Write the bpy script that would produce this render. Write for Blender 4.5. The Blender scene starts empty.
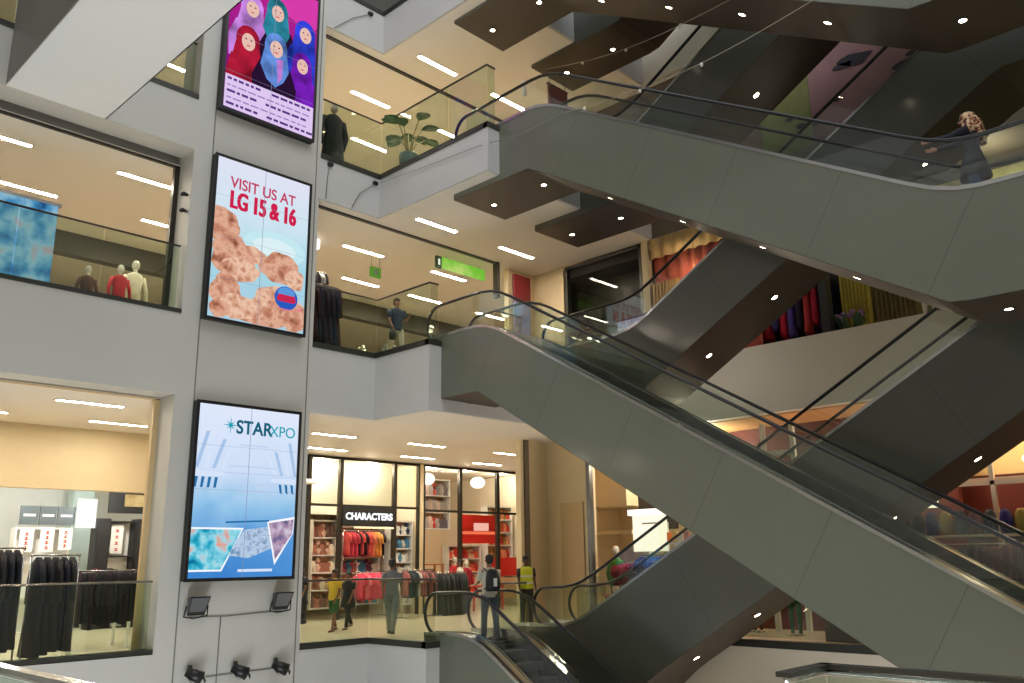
import bpy, bmesh, math, random
from mathutils import Vector, Matrix
random.seed(7)
sc = bpy.context.scene
COL = sc.collection
PI = math.pi

# ------------------------------------------------------------------ materials
def srgb(r, g, b):
    f = lambda c: (c/255/12.92) if c/255 <= .04045 else ((c/255+.055)/1.055)**2.4
    return (f(r), f(g), f(b), 1)

MATS = {}
def mat(name, rgb, rough=.6, metal=0., noise=0., nscale=6., bump=0., spec=.5, coat=0.):
    if name in MATS: return MATS[name]
    m = bpy.data.materials.new(name); m.use_nodes = True
    nt = m.node_tree; p = nt.nodes['Principled BSDF']
    c = srgb(*rgb)
    p.inputs['Roughness'].default_value = rough
    p.inputs['Metallic'].default_value = metal
    p.inputs['Specular IOR Level'].default_value = spec
    p.inputs['Coat Weight'].default_value = coat
    p.inputs['Coat Roughness'].default_value = .12
    tc = nt.nodes.new('ShaderNodeTexCoord')
    nz = nt.nodes.new('ShaderNodeTexNoise'); nz.inputs['Scale'].default_value = nscale; nz.inputs['Detail'].default_value = 4
    nt.links.new(tc.outputs['Object'], nz.inputs['Vector'])
    rp = nt.nodes.new('ShaderNodeMix'); rp.data_type = 'RGBA'
    n = noise if noise else .04
    rp.inputs[6].default_value = tuple(max(0, x*(1-n)) for x in c[:3])+(1,)
    rp.inputs[7].default_value = tuple(min(1, x*(1+n)) for x in c[:3])+(1,)
    nt.links.new(nz.outputs['Fac'], rp.inputs[0])
    nt.links.new(rp.outputs[2], p.inputs['Base Color'])
    if bump:
        b = nt.nodes.new('ShaderNodeBump'); b.inputs['Strength'].default_value = bump; b.inputs['Distance'].default_value = .02
        nt.links.new(nz.outputs['Fac'], b.inputs['Height']); nt.links.new(b.outputs['Normal'], p.inputs['Normal'])
    MATS[name] = m
    return m

def emis(name, rgb, s=1.):
    if name in MATS: return MATS[name]
    m = bpy.data.materials.new(name); m.use_nodes = True
    nt = m.node_tree; nt.nodes.clear()
    o = nt.nodes.new('ShaderNodeOutputMaterial'); e = nt.nodes.new('ShaderNodeEmission')
    e.inputs['Color'].default_value = srgb(*rgb); e.inputs['Strength'].default_value = s
    nt.links.new(e.outputs[0], o.inputs[0]); MATS[name] = m
    return m

def emis_noise(name, cols, scale=6., s=1., vec='Object', kind='noise'):
    """picture on a lit screen: procedural blotches"""
    if name in MATS: return MATS[name]
    m = bpy.data.materials.new(name); m.use_nodes = True
    nt = m.node_tree; nt.nodes.clear()
    o = nt.nodes.new('ShaderNodeOutputMaterial'); e = nt.nodes.new('ShaderNodeEmission')
    tc = nt.nodes.new('ShaderNodeTexCoord')
    if kind == 'noise':
        t = nt.nodes.new('ShaderNodeTexNoise'); t.inputs['Detail'].default_value = 6; out = t.outputs['Fac']
    else:
        t = nt.nodes.new('ShaderNodeTexVoronoi'); out = t.outputs['Distance']
    t.inputs['Scale'].default_value = scale
    nt.links.new(tc.outputs[vec], t.inputs['Vector'])
    r = nt.nodes.new('ShaderNodeValToRGB'); el = r.color_ramp.elements
    n = len(cols)
    lo, hi = (.3, .7) if kind == 'noise' else (0., .7)
    while len(el) < n: el.new(.5)
    for i, c in enumerate(cols):
        el[i].position = lo+(hi-lo)*i/(n-1); el[i].color = srgb(*c)
    nt.links.new(out, r.inputs[0]); nt.links.new(r.outputs[0], e.inputs[0])
    e.inputs['Strength'].default_value = s
    nt.links.new(e.outputs[0], o.inputs[0]); MATS[name] = m
    return m

def emis_grad(name, stops, z0, z1, s=1.):
    """vertical picture gradient shown on a lit screen (object z)"""
    if name in MATS: return MATS[name]
    m = bpy.data.materials.new(name); m.use_nodes = True
    nt = m.node_tree; nt.nodes.clear()
    o = nt.nodes.new('ShaderNodeOutputMaterial'); e = nt.nodes.new('ShaderNodeEmission')
    tc = nt.nodes.new('ShaderNodeTexCoord'); sp = nt.nodes.new('ShaderNodeSeparateXYZ')
    nt.links.new(tc.outputs['Object'], sp.inputs[0])
    mr = nt.nodes.new('ShaderNodeMapRange'); mr.inputs[1].default_value = z0; mr.inputs[2].default_value = z1
    nt.links.new(sp.outputs[2], mr.inputs[0])
    nz = nt.nodes.new('ShaderNodeTexNoise'); nz.inputs['Scale'].default_value = 1.6
    nt.links.new(tc.outputs['Object'], nz.inputs['Vector'])
    ma = nt.nodes.new('ShaderNodeMath'); ma.operation = 'MULTIPLY_ADD'; ma.inputs[1].default_value = .25; 
    nt.links.new(nz.outputs['Fac'], ma.inputs[0]); 
    sb = nt.nodes.new('ShaderNodeMath'); sb.operation = 'SUBTRACT'; sb.inputs[1].default_value = .125
    nt.links.new(mr.outputs[0], sb.inputs[0]); nt.links.new(sb.outputs[0], ma.inputs[2])
    r = nt.nodes.new('ShaderNodeValToRGB'); el = r.color_ramp.elements
    while len(el) < len(stops): el.new(.5)
    for i, (p, c) in enumerate(stops): el[i].position = p; el[i].color = srgb(*c)
    nt.links.new(ma.outputs[0], r.inputs[0]); nt.links.new(r.outputs[0], e.inputs[0])
    e.inputs['Strength'].default_value = s
    nt.links.new(e.outputs[0], o.inputs[0]); MATS[name] = m
    return m

def glass(name, tint=(225, 238, 228), gl=.06, rough=.0):
    if name in MATS: return MATS[name]
    m = bpy.data.materials.new(name); m.use_nodes = True
    nt = m.node_tree; nt.nodes.clear()
    o = nt.nodes.new('ShaderNodeOutputMaterial'); mx = nt.nodes.new('ShaderNodeMixShader')
    t = nt.nodes.new('ShaderNodeBsdfTransparent'); t.inputs[0].default_value = srgb(*tint)
    g = nt.nodes.new('ShaderNodeBsdfGlossy'); g.inputs['Roughness'].default_value = rough
    lw = nt.nodes.new('ShaderNodeLayerWeight'); lw.inputs[0].default_value = .5
    pw = nt.nodes.new('ShaderNodeMath'); pw.operation = 'POWER'; pw.inputs[1].default_value = 4.5
    nt.links.new(lw.outputs['Facing'], pw.inputs[0])
    ad = nt.nodes.new('ShaderNodeMath'); ad.operation = 'MULTIPLY_ADD'; ad.inputs[1].default_value = .5; ad.inputs[2].default_value = gl
    nt.links.new(pw.outputs[0], ad.inputs[0]); nt.links.new(ad.outputs[0], mx.inputs[0])
    nt.links.new(t.outputs[0], mx.inputs[1]); nt.links.new(g.outputs[0], mx.inputs[2])
    nt.links.new(mx.outputs[0], o.inputs[0]); MATS[name] = m
    return m

def truss_mat(name, rgb, tilt, rough=.3):
    """satin metal cladding with hairline joints between sheets, tilt = slope of run in Y"""
    if name in MATS: return MATS[name]
    m = mat(name, rgb, rough, 0., .10, 1.3, 0, .5, .5)
    nt = m.node_tree; p = nt.nodes['Principled BSDF']
    mix = [n for n in nt.nodes if n.type == 'MIX'][0]
    tc = [n for n in nt.nodes if n.type == 'TEX_COORD'][0]
    sp = nt.nodes.new('ShaderNodeSeparateXYZ'); nt.links.new(tc.outputs['Object'], sp.inputs[0])
    a = nt.nodes.new('ShaderNodeMath'); a.operation = 'MULTIPLY'; a.inputs[1].default_value = .585*tilt
    nt.links.new(sp.outputs[2], a.inputs[0])
    b = nt.nodes.new('ShaderNodeMath'); b.operation = 'ADD'
    nt.links.new(sp.outputs[1], b.inputs[0]); nt.links.new(a.outputs[0], b.inputs[1])
    d = nt.nodes.new('ShaderNodeMath'); d.operation = 'PINGPONG'; d.inputs[1].default_value = 1.1
    nt.links.new(b.outputs[0], d.inputs[0])
    c = nt.nodes.new('ShaderNodeMath'); c.operation = 'LESS_THAN'; c.inputs[1].default_value = .005
    nt.links.new(d.outputs[0], c.inputs[0])
    m2 = nt.nodes.new('ShaderNodeMix'); m2.data_type = 'RGBA'
    nt.links.new(c.outputs[0], m2.inputs[0]); nt.links.new(mix.outputs[2], m2.inputs[6])
    m2.inputs[7].default_value = tuple(x*.45 for x in srgb(*rgb)[:3])+(1,)
    nt.links.new(m2.outputs[2], p.inputs['Base Color'])
    return m

def tile_mat(name, rgb, size=.6, rough=.25):
    m = mat(name, rgb, rough, 0, .06, 3.)
    nt = m.node_tree; p = nt.nodes['Principled BSDF']
    mix = [n for n in nt.nodes if n.type == 'MIX'][0]
    tc = [n for n in nt.nodes if n.type == 'TEX_COORD'][0]
    br = nt.nodes.new('ShaderNodeTexBrick'); br.offset = 0; br.inputs['Scale'].default_value = 1/size
    br.inputs['Brick Width'].default_value = 1; br.inputs['Row Height'].default_value = 1; br.inputs['Mortar Size'].default_value = .012
    nt.links.new(tc.outputs['Object'], br.inputs['Vector'])
    nt.links.new(mix.outputs[2], br.inputs['Color1']); nt.links.new(mix.outputs[2], br.inputs['Color2'])
    br.inputs['Mortar'].default_value = tuple(x*.7 for x in srgb(*rgb)[:3])+(1,)
    nt.links.new(br.outputs['Color'], p.inputs['Base Color'])
    return m

M_WALL = mat('painted_wall', (196, 195, 188), .55, 0, .03, 1.2)
M_FASC = mat('white_fascia', (196, 195, 192), .5, 0, .03, 2)
M_BEIGE = mat('beige_wall', (222, 203, 164), .6)
M_BEIGE2 = mat('tan_panel', (205, 178, 132), .6)
M_CEIL = mat('ceiling_paint', (228, 220, 206), .7, 0, .02, 2)
M_CEILO = mat('orange_lit_ceiling', (224, 168, 112), .6)  # ceiling colour with the orange shop light put into it
M_FLOOR = tile_mat('floor_tile', (228, 216, 190))
M_BAND = mat('parapet_paint', (240, 228, 212), .6, 0, .03, 1)
M_DARKT = mat('dark_bronze_trim', (52, 47, 40), .4, .3)
M_CURB = mat('dark_curb', (52, 52, 46), .45, .2)
M_BLACK = mat('black_plastic', (22, 23, 24), .4)
M_RUB = mat('black_rubber', (18, 18, 20), .35)
M_STEEL = mat('brushed_steel', (190, 190, 188), .22, 1.)
M_STEELD = mat('dark_steel', (96, 96, 94), .35, .8)
M_SOFF = mat('brown_soffit', (60, 50, 38), .5, 0, .08, 2)
M_GLASS = glass('balustrade_glass', (236, 243, 234), .05)
M_GLASSC = glass('escalator_glass', (246, 250, 247), .055)
M_SHOPG = glass('shop_glass', (240, 240, 236), .02)
M_STRIP = emis('fluorescent_tube', (255, 240, 220), 125.)
M_STRIPW = emis('fluorescent_tube_cool', (255, 242, 222), 110.)
M_DOWN = emis('downlight_lens', (255, 236, 205), 26.)
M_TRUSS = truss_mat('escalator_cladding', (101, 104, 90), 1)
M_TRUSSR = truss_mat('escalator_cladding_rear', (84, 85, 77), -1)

# ------------------------------------------------------------------ mesh builder
class MB:
    def __init__(s): s.v = []; s.f = []; s.smooth = []
    def add(s, vs, fs, sm=False):
        o = len(s.v); s.v += [tuple(v) for v in vs]; s.f += [tuple(i+o for i in f) for f in fs]; s.smooth += [sm]*len(fs); return s
    def box(s, x0, x1, y0, y1, z0, z1):
        v = [(x, y, z) for x in (x0, x1) for y in (y0, y1) for z in (z0, z1)]
        return s.add(v, [(0, 1, 3, 2), (4, 6, 7, 5), (0, 4, 5, 1), (2, 3, 7, 6), (0, 2, 6, 4), (1, 5, 7, 3)])
    def quad(s, *p): return s.add(p, [tuple(range(len(p)))])
    def strip(s, ys, zt, zb, x0, x1):
        """closed band along Y between curves zb(y) and zt(y), thick in X"""
        n = len(ys); vs = []; fs = []
        for y in ys: vs += [(x0, y, zb(y)), (x0, y, zt(y)), (x1, y, zb(y)), (x1, y, zt(y))]
        for i in range(n-1):
            a, b = 4*i, 4*i+4
            fs += [(a, b, b+1, a+1), (a+2, a+3, b+3, b+2), (a+1, b+1, b+3, a+3), (a, a+2, b+2, b)]
        fs += [(0, 1, 3, 2), (4*n-4, 4*n-2, 4*n-1, 4*n-3)]
        return s.add(vs, fs)
    def tube(s, path, r, n=8, cap=True, flat=1.):
        P = [Vector(p) for p in path]; m = len(P)
        R = r if isinstance(r, (list, tuple)) else [r]*m
        vs = []; fs = []; up = None
        for i in range(m):
            d = (P[min(i+1, m-1)]-P[max(i-1, 0)])
            d = d.normalized() if d.length > 1e-9 else Vector((0, 0, 1))
            if up is None:
                up = Vector((0, 0, 1)) if abs(d.z) < .9 else Vector((0, 1, 0))
            a = d.cross(up)
            if a.length < 1e-6: a = d.cross(Vector((1, 0, 0)))
            a.normalize(); b = a.cross(d).normalized(); up = b
            for k in range(n):
                t = 2*PI*k/n; vs.append(P[i]+a*math.cos(t)*R[i]+b*math.sin(t)*R[i]*flat)
        for i in range(m-1):
            for k in range(n):
                fs.append((i*n+k, i*n+(k+1) % n, (i+1)*n+(k+1) % n, (i+1)*n+k))
        if cap: fs += [tuple(range(n-1, -1, -1)), tuple((m-1)*n+k for k in range(n))]
        return s.add(vs, fs, True)
    def loft(s, rings, n=14, cap=True):
        """rings (cx,cy,cz,rx,ry)"""
        vs = []; fs = []; m = len(rings)
        for cx, cy, cz, rx, ry in rings:
            for k in range(n):
                t = 2*PI*k/n; vs.append((cx+rx*math.cos(t), cy+ry*math.sin(t), cz))
        for i in range(m-1):
            for k in range(n): fs.append((i*n+k, i*n+(k+1) % n, (i+1)*n+(k+1) % n, (i+1)*n+k))
        if cap: fs += [tuple(range(n-1, -1, -1)), tuple((m-1)*n+k for k in range(n))]
        return s.add(vs, fs, True)
    def ball(s, c, r, n=10, m=7):
        rx, ry, rz = r if isinstance(r, (tuple, list)) else (r, r, r)
        rings = []
        for j in range(1, m):
            t = PI*j/m; rings.append((c[0], c[1], c[2]-rz*math.cos(t), rx*math.sin(t), ry*math.sin(t)))
        return s.loft(rings, n)
    def prism(s, pts, axis, a, b):
        """polygon pts (2-D) extruded along axis from a to b"""
        def P(p, t): return (t, p[0], p[1]) if axis == 0 else (p[0], t, p[1]) if axis == 1 else (p[0], p[1], t)
        n = len(pts); vs = [P(p, a) for p in pts]+[P(p, b) for p in pts]
        fs = [tuple(range(n)), tuple(range(2*n-1, n-1, -1))]+[(i, n+i, n+(i+1) % n, (i+1) % n) for i in range(n)]
        return s.add(vs, fs)
    def build(s, name, m, parent=None, M=None, bevel=0):
        me = bpy.data.meshes.new(name); me.from_pydata(s.v, [], s.f); me.update()
        bm = bmesh.new(); bm.from_mesh(me); bmesh.ops.recalc_face_normals(bm, faces=bm.faces); bm.to_mesh(me); bm.free()
        for i, p in enumerate(me.polygons): p.use_smooth = s.smooth[i]
        me.materials.append(m)
        o = bpy.data.objects.new(name, me); COL.objects.link(o)
        if M is not None: o.matrix_local = M
        if parent: o.parent = parent
        if bevel:
            b = o.modifiers.new('Bevel', 'BEVEL'); b.width = bevel; b.segments = 2; b.limit_method = 'ANGLE'
        return o

def tag(o, label, cat, group=None, kind=None):
    if label: o['label'] = label
    if cat: o['category'] = cat
    if group: o['group'] = group
    if kind: o['kind'] = kind
    return o
def empty(name, loc, label, cat, group=None, rz=0):
    o = bpy.data.objects.new(name, None); o.empty_display_size = .2; COL.objects.link(o)
    o.location = loc; o.rotation_euler = (0, 0, rz)
    return tag(o, label, cat, group)
def struct(name, mb, m, bevel=0):
    o = mb.build(name, m, bevel=bevel); o['kind'] = 'structure'; return o
def copy_tree(o, loc=None, rz=None, label=None, group=None):
    r = o.copy(); COL.objects.link(r)
    if loc is not None: r.location = loc
    if rz is not None: r.rotation_euler = (0, 0, rz)
    if label: r['label'] = label
    if group: r['group'] = group
    for ch in list(o.children):
        c = ch.copy(); COL.objects.link(c); c.parent = r
        for g in list(ch.children):
            d = g.copy(); COL.objects.link(d); d.parent = c
    return r
def text(body, name, m, loc, size, parent=None, rot=(PI/2, 0, 0), sx=1., bold=0., align='CENTER', ext=.004):
    cu = bpy.data.curves.new(name, 'FONT'); cu.body = body; cu.size = size; cu.align_x = align; cu.align_y = 'CENTER'
    cu.extrude = ext; cu.offset = bold
    t = bpy.data.objects.new(name, cu); COL.objects.link(t)
    dg = bpy.context.evaluated_depsgraph_get()
    me = bpy.data.meshes.new_from_object(t.evaluated_get(dg))
    bpy.data.objects.remove(t)
    o = bpy.data.objects.new(name, me); me.materials.clear(); me.materials.append(m); COL.objects.link(o)
    o.location = loc; o.rotation_euler = rot; o.scale = (sx, 1, 1)
    if parent: o.parent = parent
    return o
def interp(pts):
    pts = sorted(pts)
    def f(y):
        if y <= pts[0][0]: return pts[0][1]
        for (a, za), (b, zb) in zip(pts, pts[1:]):
            if y <= b: return za+(zb-za)*(y-a)/(b-a)
        return pts[-1][1]
    return f
def smooth(f, w):
    g = [(-1, .06), (-.66, .13), (-.33, .2), (0, .22), (.33, .2), (.66, .13), (1, .06)]
    return lambda y: sum(k*f(y+d*w) for d, k in g)

# ------------------------------------------------------------------ levels and setting
# X runs along the screen wall (away to the right), Y runs away to the left, metres
Z1, Z2, Z3 = 6.07, 10.42, 14.82
FY = 15.38                     # plane of the screen wall
XE = 11.55                     # balcony edge that faces the void
XR = 17.35                     # far right wall / parapet
# screen wall
w = MB()
w.box(7.0, 9.9, FY, 16.15, -4, 20)                       # pier that carries the screens
struct('wall_back', w, M_WALL)
w = MB(); w.box(-6, 7.0, FY, 15.95, -4, .10)
struct('wall_back', w, M_WALL)
w = MB(); w.box(-6, 7.0, FY, 15.95, 4.65, 6.19); struct('wall_back', w, M_WALL)
w = MB(); w.box(-6, 7.0, FY, 15.95, 9.57, 10.68); struct('wall_back', w, M_WALL)
w = MB(); w.box(-6, 7.0, FY, 15.95, 13.9, 15.1); struct('wall_back', w, M_WALL)
w = MB()
for x in (7.38, 9.8): w.box(x-.012, x+.012, FY-.006, FY+.01, -4, 20)
struct('trim_1', w, mat('joint_shadow', (120, 118, 110), .8))

def slab(name, z0, z1, yl):
    """corridor floor deck beyond the screen wall and the escalator landing in front of it"""
    b = MB()
    pass
    b.box(9.9, 25, FY, 32, z0, z1)
    b.box(-6, 9.9, 16.15, 32, z0, z1)
    b.box(XE, XR, yl, FY, z0, z1)
    return struct(name, b, M_FASC)
slab('floor', -1.6, 0, 13.53)
slab('floor', 4.63, Z1, 13.53)
slab('floor', 9.40, Z2, 11.73)
slab('floor', 13.74, Z3, 11.73)
def finish(z, yl, zc):
    b = MB(); b.box(9.95, 24.9, FY+.1, 31.9, z, z+.012); b.box(-6, 9.95, 16.15, 31.9, z, z+.012); b.box(XE+.1, XR, yl+.1, FY+.1, z, z+.012)
    struct('floor', b, M_FLOOR)
    if zc is not None:
        c = MB(); c.box(9.95, 25, FY+.05, 21.5 if zc < 5 else 31, zc-.012, zc); c.box(-6, 9.95, 15.95, 21.5 if zc < 5 else 31, zc-.012, zc)
        c.box(XE+.05, XR, (13.53 if zc < 5 else 11.73)+.05, FY+.05, zc-.012, zc)
        struct('ceiling', c, M_CEIL)
finish(0, 13.53, 4.63); finish(Z1, 13.53, 9.40); finish(Z2, 11.73, 13.74)
# dark curbs under the glass
def curb(z, yl, h=.07):
    b = MB(); b.box(9.9, XE+.02, FY-.02, FY+.12, z-.05, z+h); b.box(XE-.02, XE+.12, yl, FY, z-.05, z+h)
    b.box(XE-.02, 11.89, yl-.02, yl+.12, z-.05, z+h); b.box(13.55, 14.5, yl-.02, yl+.12, z-.05, z+h); b.box(16.15, XR, yl-.02, yl+.12, z-.05, z+h)
    struct('trim_2', b, M_CURB)
curb(0, 13.53); curb(Z1, 13.53); curb(Z2, 11.73); curb(Z3, 11.73)
b = MB(); b.box(-6, 7.0, FY+.02, FY+.3, .10, .18); b.box(-6, 7.0, FY-.02, FY+.3, 6.19, 6.27); b.box(-6, 7, FY-.02, FY+.3, 10.66, 10.76)
struct('trim_3', b, M_CURB)
# shutter tracks in the ceilings (in line with the wall)
for z, x1, n in ((9.40, 15.8, 4), (13.74, 16.2, 5)):
    b = MB(); b.box(9.9, x1, 15.66, 15.76, z-.05, z-.01); b.box(x1-.1, x1, 15.62, 15.78, z-1.0, z-.01)
    struct('trim_%d' % n, b, M_DARKT)
for z, n in ((9.40, 6), (4.65, 7)):
    b = MB(); b.box(-6, 7.0, 15.96, 16.04, z-.05, z-.005)
    b.box(6.9, 7.0, 15.96, 16.06, z-3.15 if z > 5 else .1, z-.02)
    struct('trim_%d' % n, b, M_DARKT if z > 5 else M_BEIGE2)
# end wall blocks at the right of the corridors and the beige wall that faces the void
for i, (z0, z1) in enumerate(((0, 4.63), (Z1, 9.40), (Z2, 13.74))):
    b = MB(); b.box(16.3, 17.6, 15.45 if i == 0 else 15.8, 15.62 if i == 0 else 15.95, z0, z1)
    b.box(XR, 17.6, (14.05, 14.7, 13.6)[i], 15.8, z0, z1)
    struct('wall_right', b, M_BEIGE)
b = MB(); b.box(16.42, 16.58, 15.40, 15.45, 0, 4.63); struct('trim_8', b, mat('bronze_post', (92, 80, 60), .5))
b = MB(); b.box(17.31, 17.35, 14.25, 15.0, .1, 3.0); struct('trim_9', b, M_BEIGE2)
b = MB(); b.box(17.22, 17.36, 13.93, 14.05, 0, 4.63); struct('trim_10', b, M_STEELD)

# right side of the void: decks, parapet bands and ceilings behind them
b = MB(); b.box(16.27, 30, -6, 15.1, -3.5, -.06) if False else b.box(16.27, 30, -6, 13.5, -3.5, -.06); struct('floor', b, M_BAND)
b = MB(); b.box(16.37, 30, -6, 13.5, -.06, -.03); struct('floor', b, M_FLOOR)
b = MB(); b.box(16.24, 16.36, -6, 12.4, -.14, 0.0); struct('trim_11', b, M_CURB)
b = MB(); b.box(XR, 30, -6, 11.6, 4.62, 6.15); struct('wall_right', b, M_BAND)
b = MB(); b.box(XR+.25, 30, -6, 14.0, 4.60, 4.62); b.box(XR, 30, 11.6, 15.2, 4.6, 4.75); struct('ceiling', b, M_CEILO)
b = MB(); b.box(XR, 30, 11.6, 14.6, 4.75, 6.07); struct('floor', b, M_BAND)
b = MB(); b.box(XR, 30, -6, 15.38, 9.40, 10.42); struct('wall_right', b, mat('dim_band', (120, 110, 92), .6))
b = MB(); b.box(XR, 30, -6, 15.38, 13.74, 15.5); struct('wall_right', b, M_BAND)
# far shop back walls
b = MB(); b.box(26, 26.2, -6, 16, -.06, 15); struct('wall_right', b, mat('shop_back', (170, 140, 105), .7))
b = MB(); b.box(-6, 25, 31.9, 32.1, -1, 15); struct('wall_back', b, M_BEIGE)
# the near side of the atrium (behind and left of the camera)
b = MB(); b.box(-6.3, -6, -8, 32, -4, 20); struct('wall_left', b, M_WALL)
b = MB(); b.box(-6, 30, -8.3, -8, -4, 20); struct('wall_front', b, M_WALL)
b = MB(); b.box(-6, 4.9, -8, 2.35, -1.0, 0); b.box(-6, 1.9, 2.35, 7.7, -1, 0); struct('floor', b, M_FLOOR)
b = MB(); b.box(-6, 30, -8, 32, -6.2, -6); struct('floor', b, mat('atrium_floor', (240, 238, 230), .3))

b = MB(); b.box(17.6, 30, 15.1, 15.2, -.03, 4.6); struct('wall_right', b, M_BEIGE)
b = MB(); b.box(29.8, 30, -8, 32, -6, 20); struct('wall_right', b, M_WALL)
b = MB(); b.box(-6, 30, FY, 32, 19.8, 20); b.box(XR, 30, -8, FY, 19.8, 20); struct('ceiling', b, M_WALL)
# bridge overhead at the left
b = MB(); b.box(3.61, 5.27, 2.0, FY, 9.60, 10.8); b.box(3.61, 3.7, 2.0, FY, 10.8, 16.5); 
struct('wall_left', b, mat('bridge_side_shaded', (128, 126, 122), .5))  # grey darker than the soffit, putting the side's shade into the colour
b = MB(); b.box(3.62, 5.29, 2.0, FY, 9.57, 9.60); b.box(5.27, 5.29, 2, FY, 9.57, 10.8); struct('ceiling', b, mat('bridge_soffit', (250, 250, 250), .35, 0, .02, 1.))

# ------------------------------------------------------------------ escalators
W = 1.61
def escalator(x0, deck, bot, label, lights, rise, y0, y1, ry0=None, ry1=None, steps=True, cl=M_TRUSS, group=None, foot=None, newel='both', zfl=None):
    """x0 near side; deck / bot : breakpoints (Y, z) ; runs along Y.  rise=+1 climbs towards -Y"""
    root = empty('escalator', (x0+W/2, (y0+y1)/2, bot[0][1]), label, 'escalator', group)
    inv = Matrix.Translation((-root.location.x, -root.location.y, -root.location.z))
    def P(name, b, m, par=None, lab=None):
        o = b.build(name, m)
        o.data.transform(Matrix.Identity(4))
        o.parent = root if par is None else par
        if par is None: o.matrix_parent_inverse = inv.copy()
        if lab: o['label'] = lab
        return o
    ft = smooth(interp(deck), .55); fb = interp(bot)
    N = 46; ys = [y0+(y1-y0)*i/N for i in range(N+1)]
    P('side_panel', MB().strip(ys, lambda y: ft(y)-.005, fb, x0, x0+.05), cl)
    P('side_panel', MB().strip(ys, lambda y: ft(y)-.005, fb, x0+W-.05, x0+W), cl)
    P('soffit', MB().strip(ys, lambda y: fb(y)+.03, lambda y: fb(y)-.01, x0+.004, x0+W-.004), M_SOFF)
    P('deck', MB().strip(ys, lambda y: ft(y)+.015, lambda y: ft(y)-.03, x0+.03, x0+.13), M_RUB)
    P('inner_deck', MB().strip(ys, lambda y: ft(y)+.018, lambda y: ft(y)-.03, x0+.13, x0+.30), M_STEEL)
    P('inner_deck', MB().strip(ys, lambda y: ft(y)+.018, lambda y: ft(y)-.03, x0+W-.30, x0+W-.13), M_STEEL)
    P('deck', MB().strip(ys, lambda y: ft(y)+.015, lambda y: ft(y)-.03, x0+W-.13, x0+W-.03), M_RUB)
    P('deck_trim', MB().strip(ys, lambda y: ft(y)+.03, lambda y: ft(y)-.03, x0-.01, x0+.03), M_STEEL, None, 'bright steel edge trim')
    P('deck_trim', MB().strip(ys, lambda y: ft(y)+.025, lambda y: ft(y)-.02, x0+W-.03, x0+W+.008), M_STEEL)
    P('skirt', MB().strip(ys, lambda y: ft(y)+.035, lambda y: ft(y)-.40, x0+.30, x0+.33), M_STEEL)
    P('skirt', MB().strip(ys, lambda y: ft(y)+.035, lambda y: ft(y)-.40, x0+W-.33, x0+W-.30), M_STEEL)
    # steps
    if steps:
        b = MB(); y = y0+.05
        while y < y1-.4:
            z = ft(y+.2)-.24
            b.box(x0+.335, x0+W-.335, y, y+.39, z-.16, z); y += .4
        P('steps', b, mat('ribbed_step', (58, 58, 58), .45, .5))
    r0 = ry0 if ry0 is not None else y0; r1 = ry1 if ry1 is not None else y1
    H = .78
    for k, xr in enumerate((x0+.20, x0+W-.20)):
        M_ = 50; gy = [r0+.1+(r1-r0-.2)*i/M_ for i in range(M_+1)]
        g = P('glass_panel', MB().strip(gy, lambda y: ft(y)+H-.03, lambda y: ft(y)+.01, xr-.006, xr+.006), M_GLASSC)
        path = []
        def arc(yc, sgn, zc, r):
            return [(xr, yc+sgn*r*math.sin(t)*.9, zc+r*math.cos(t)) for t in [PI*i/10 for i in range(11)]]
        z0_, z1_ = ft(r0)+H, ft(r1)+H
        mid = [(xr, y, ft(y)+H) for y in gy]
        r = .40
        low = list(reversed(arc(gy[0], -1, z0_-r, r))) if newel in ('both', 'low') else []
        hi = arc(gy[-1], 1, z1_-r, r) if newel in ('both', 'high') else []
        P('handrail', MB().tube(low[:-1]+mid+hi[1:], .04, 8, flat=.75), M_RUB)
    if lights:
        for yl in lights:
            z = fb(yl)-.012; sl = (fb(yl+.05)-fb(yl-.05))/.1
            c = MB(); n = 12; vs = []
            for rr, dz in ((.055, -.004), (.055, .01)):
                vs += [(x0+W/2+rr*math.cos(2*PI*i/n), yl+rr*math.sin(2*PI*i/n), z+dz+sl*rr*math.sin(2*PI*i/n)) for i in range(n)]
            c.add(vs, [tuple(range(n)), tuple(range(2*n-1, n-1, -1))]+[(i, (i+1) % n, n+(i+1) % n, n+i) for i in range(n)])
            d = P('downlight', c, M_DOWN)
            t = MB(); vs = []
            for rr, dz in ((.056, -.008), (.085, -.008), (.085, .004), (.056, .004)):
                vs += [(x0+W/2+rr*math.cos(2*PI*i/n), yl+rr*math.sin(2*PI*i/n), z+dz+sl*rr*math.sin(2*PI*i/n)) for i in range(n)]
            t.add(vs, [(j*n+i, j*n+(i+1) % n, ((j+1) % 4)*n+(i+1) % n, ((j+1) % 4)*n+i) for j in range(4) for i in range(n)])
            tr = t.build('rim', M_STEELD); tr.parent = d
    # landing plates
    for yy, a in ((y0, y0+1.0), (y1-1.0, y1)):
        z = ft((yy+a)/2)-.20
        if abs(ft(yy)-ft(a)) < .12: P('landing_plate', MB().box(x0+.33, x0+W-.33, yy, a, z-.03, z+.004), M_STEELD)
    return root
XA, XC = 11.89, 14.52
L0 = [12.70, 11.22]
incB = [9.5, 7.9, 6.41, 4.92]
deckB = [(0, 6.28), (3.25, 6.28), (10.52, 10.58), (13.2, 10.50)]
botB = [(0, 4.78), (3.4, 4.78), (10.9, 9.26), (13.2, 9.26)]
up = lambda L, d: [(y, z+d) for y, z in L]
escalator(XA, deckB, botB, 'grey escalator descending right from the top balcony, carrying the woman in the headscarf', L0+incB+[2.96, 1.4], 1, .4, 13.15, ry1=13.05)
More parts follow.
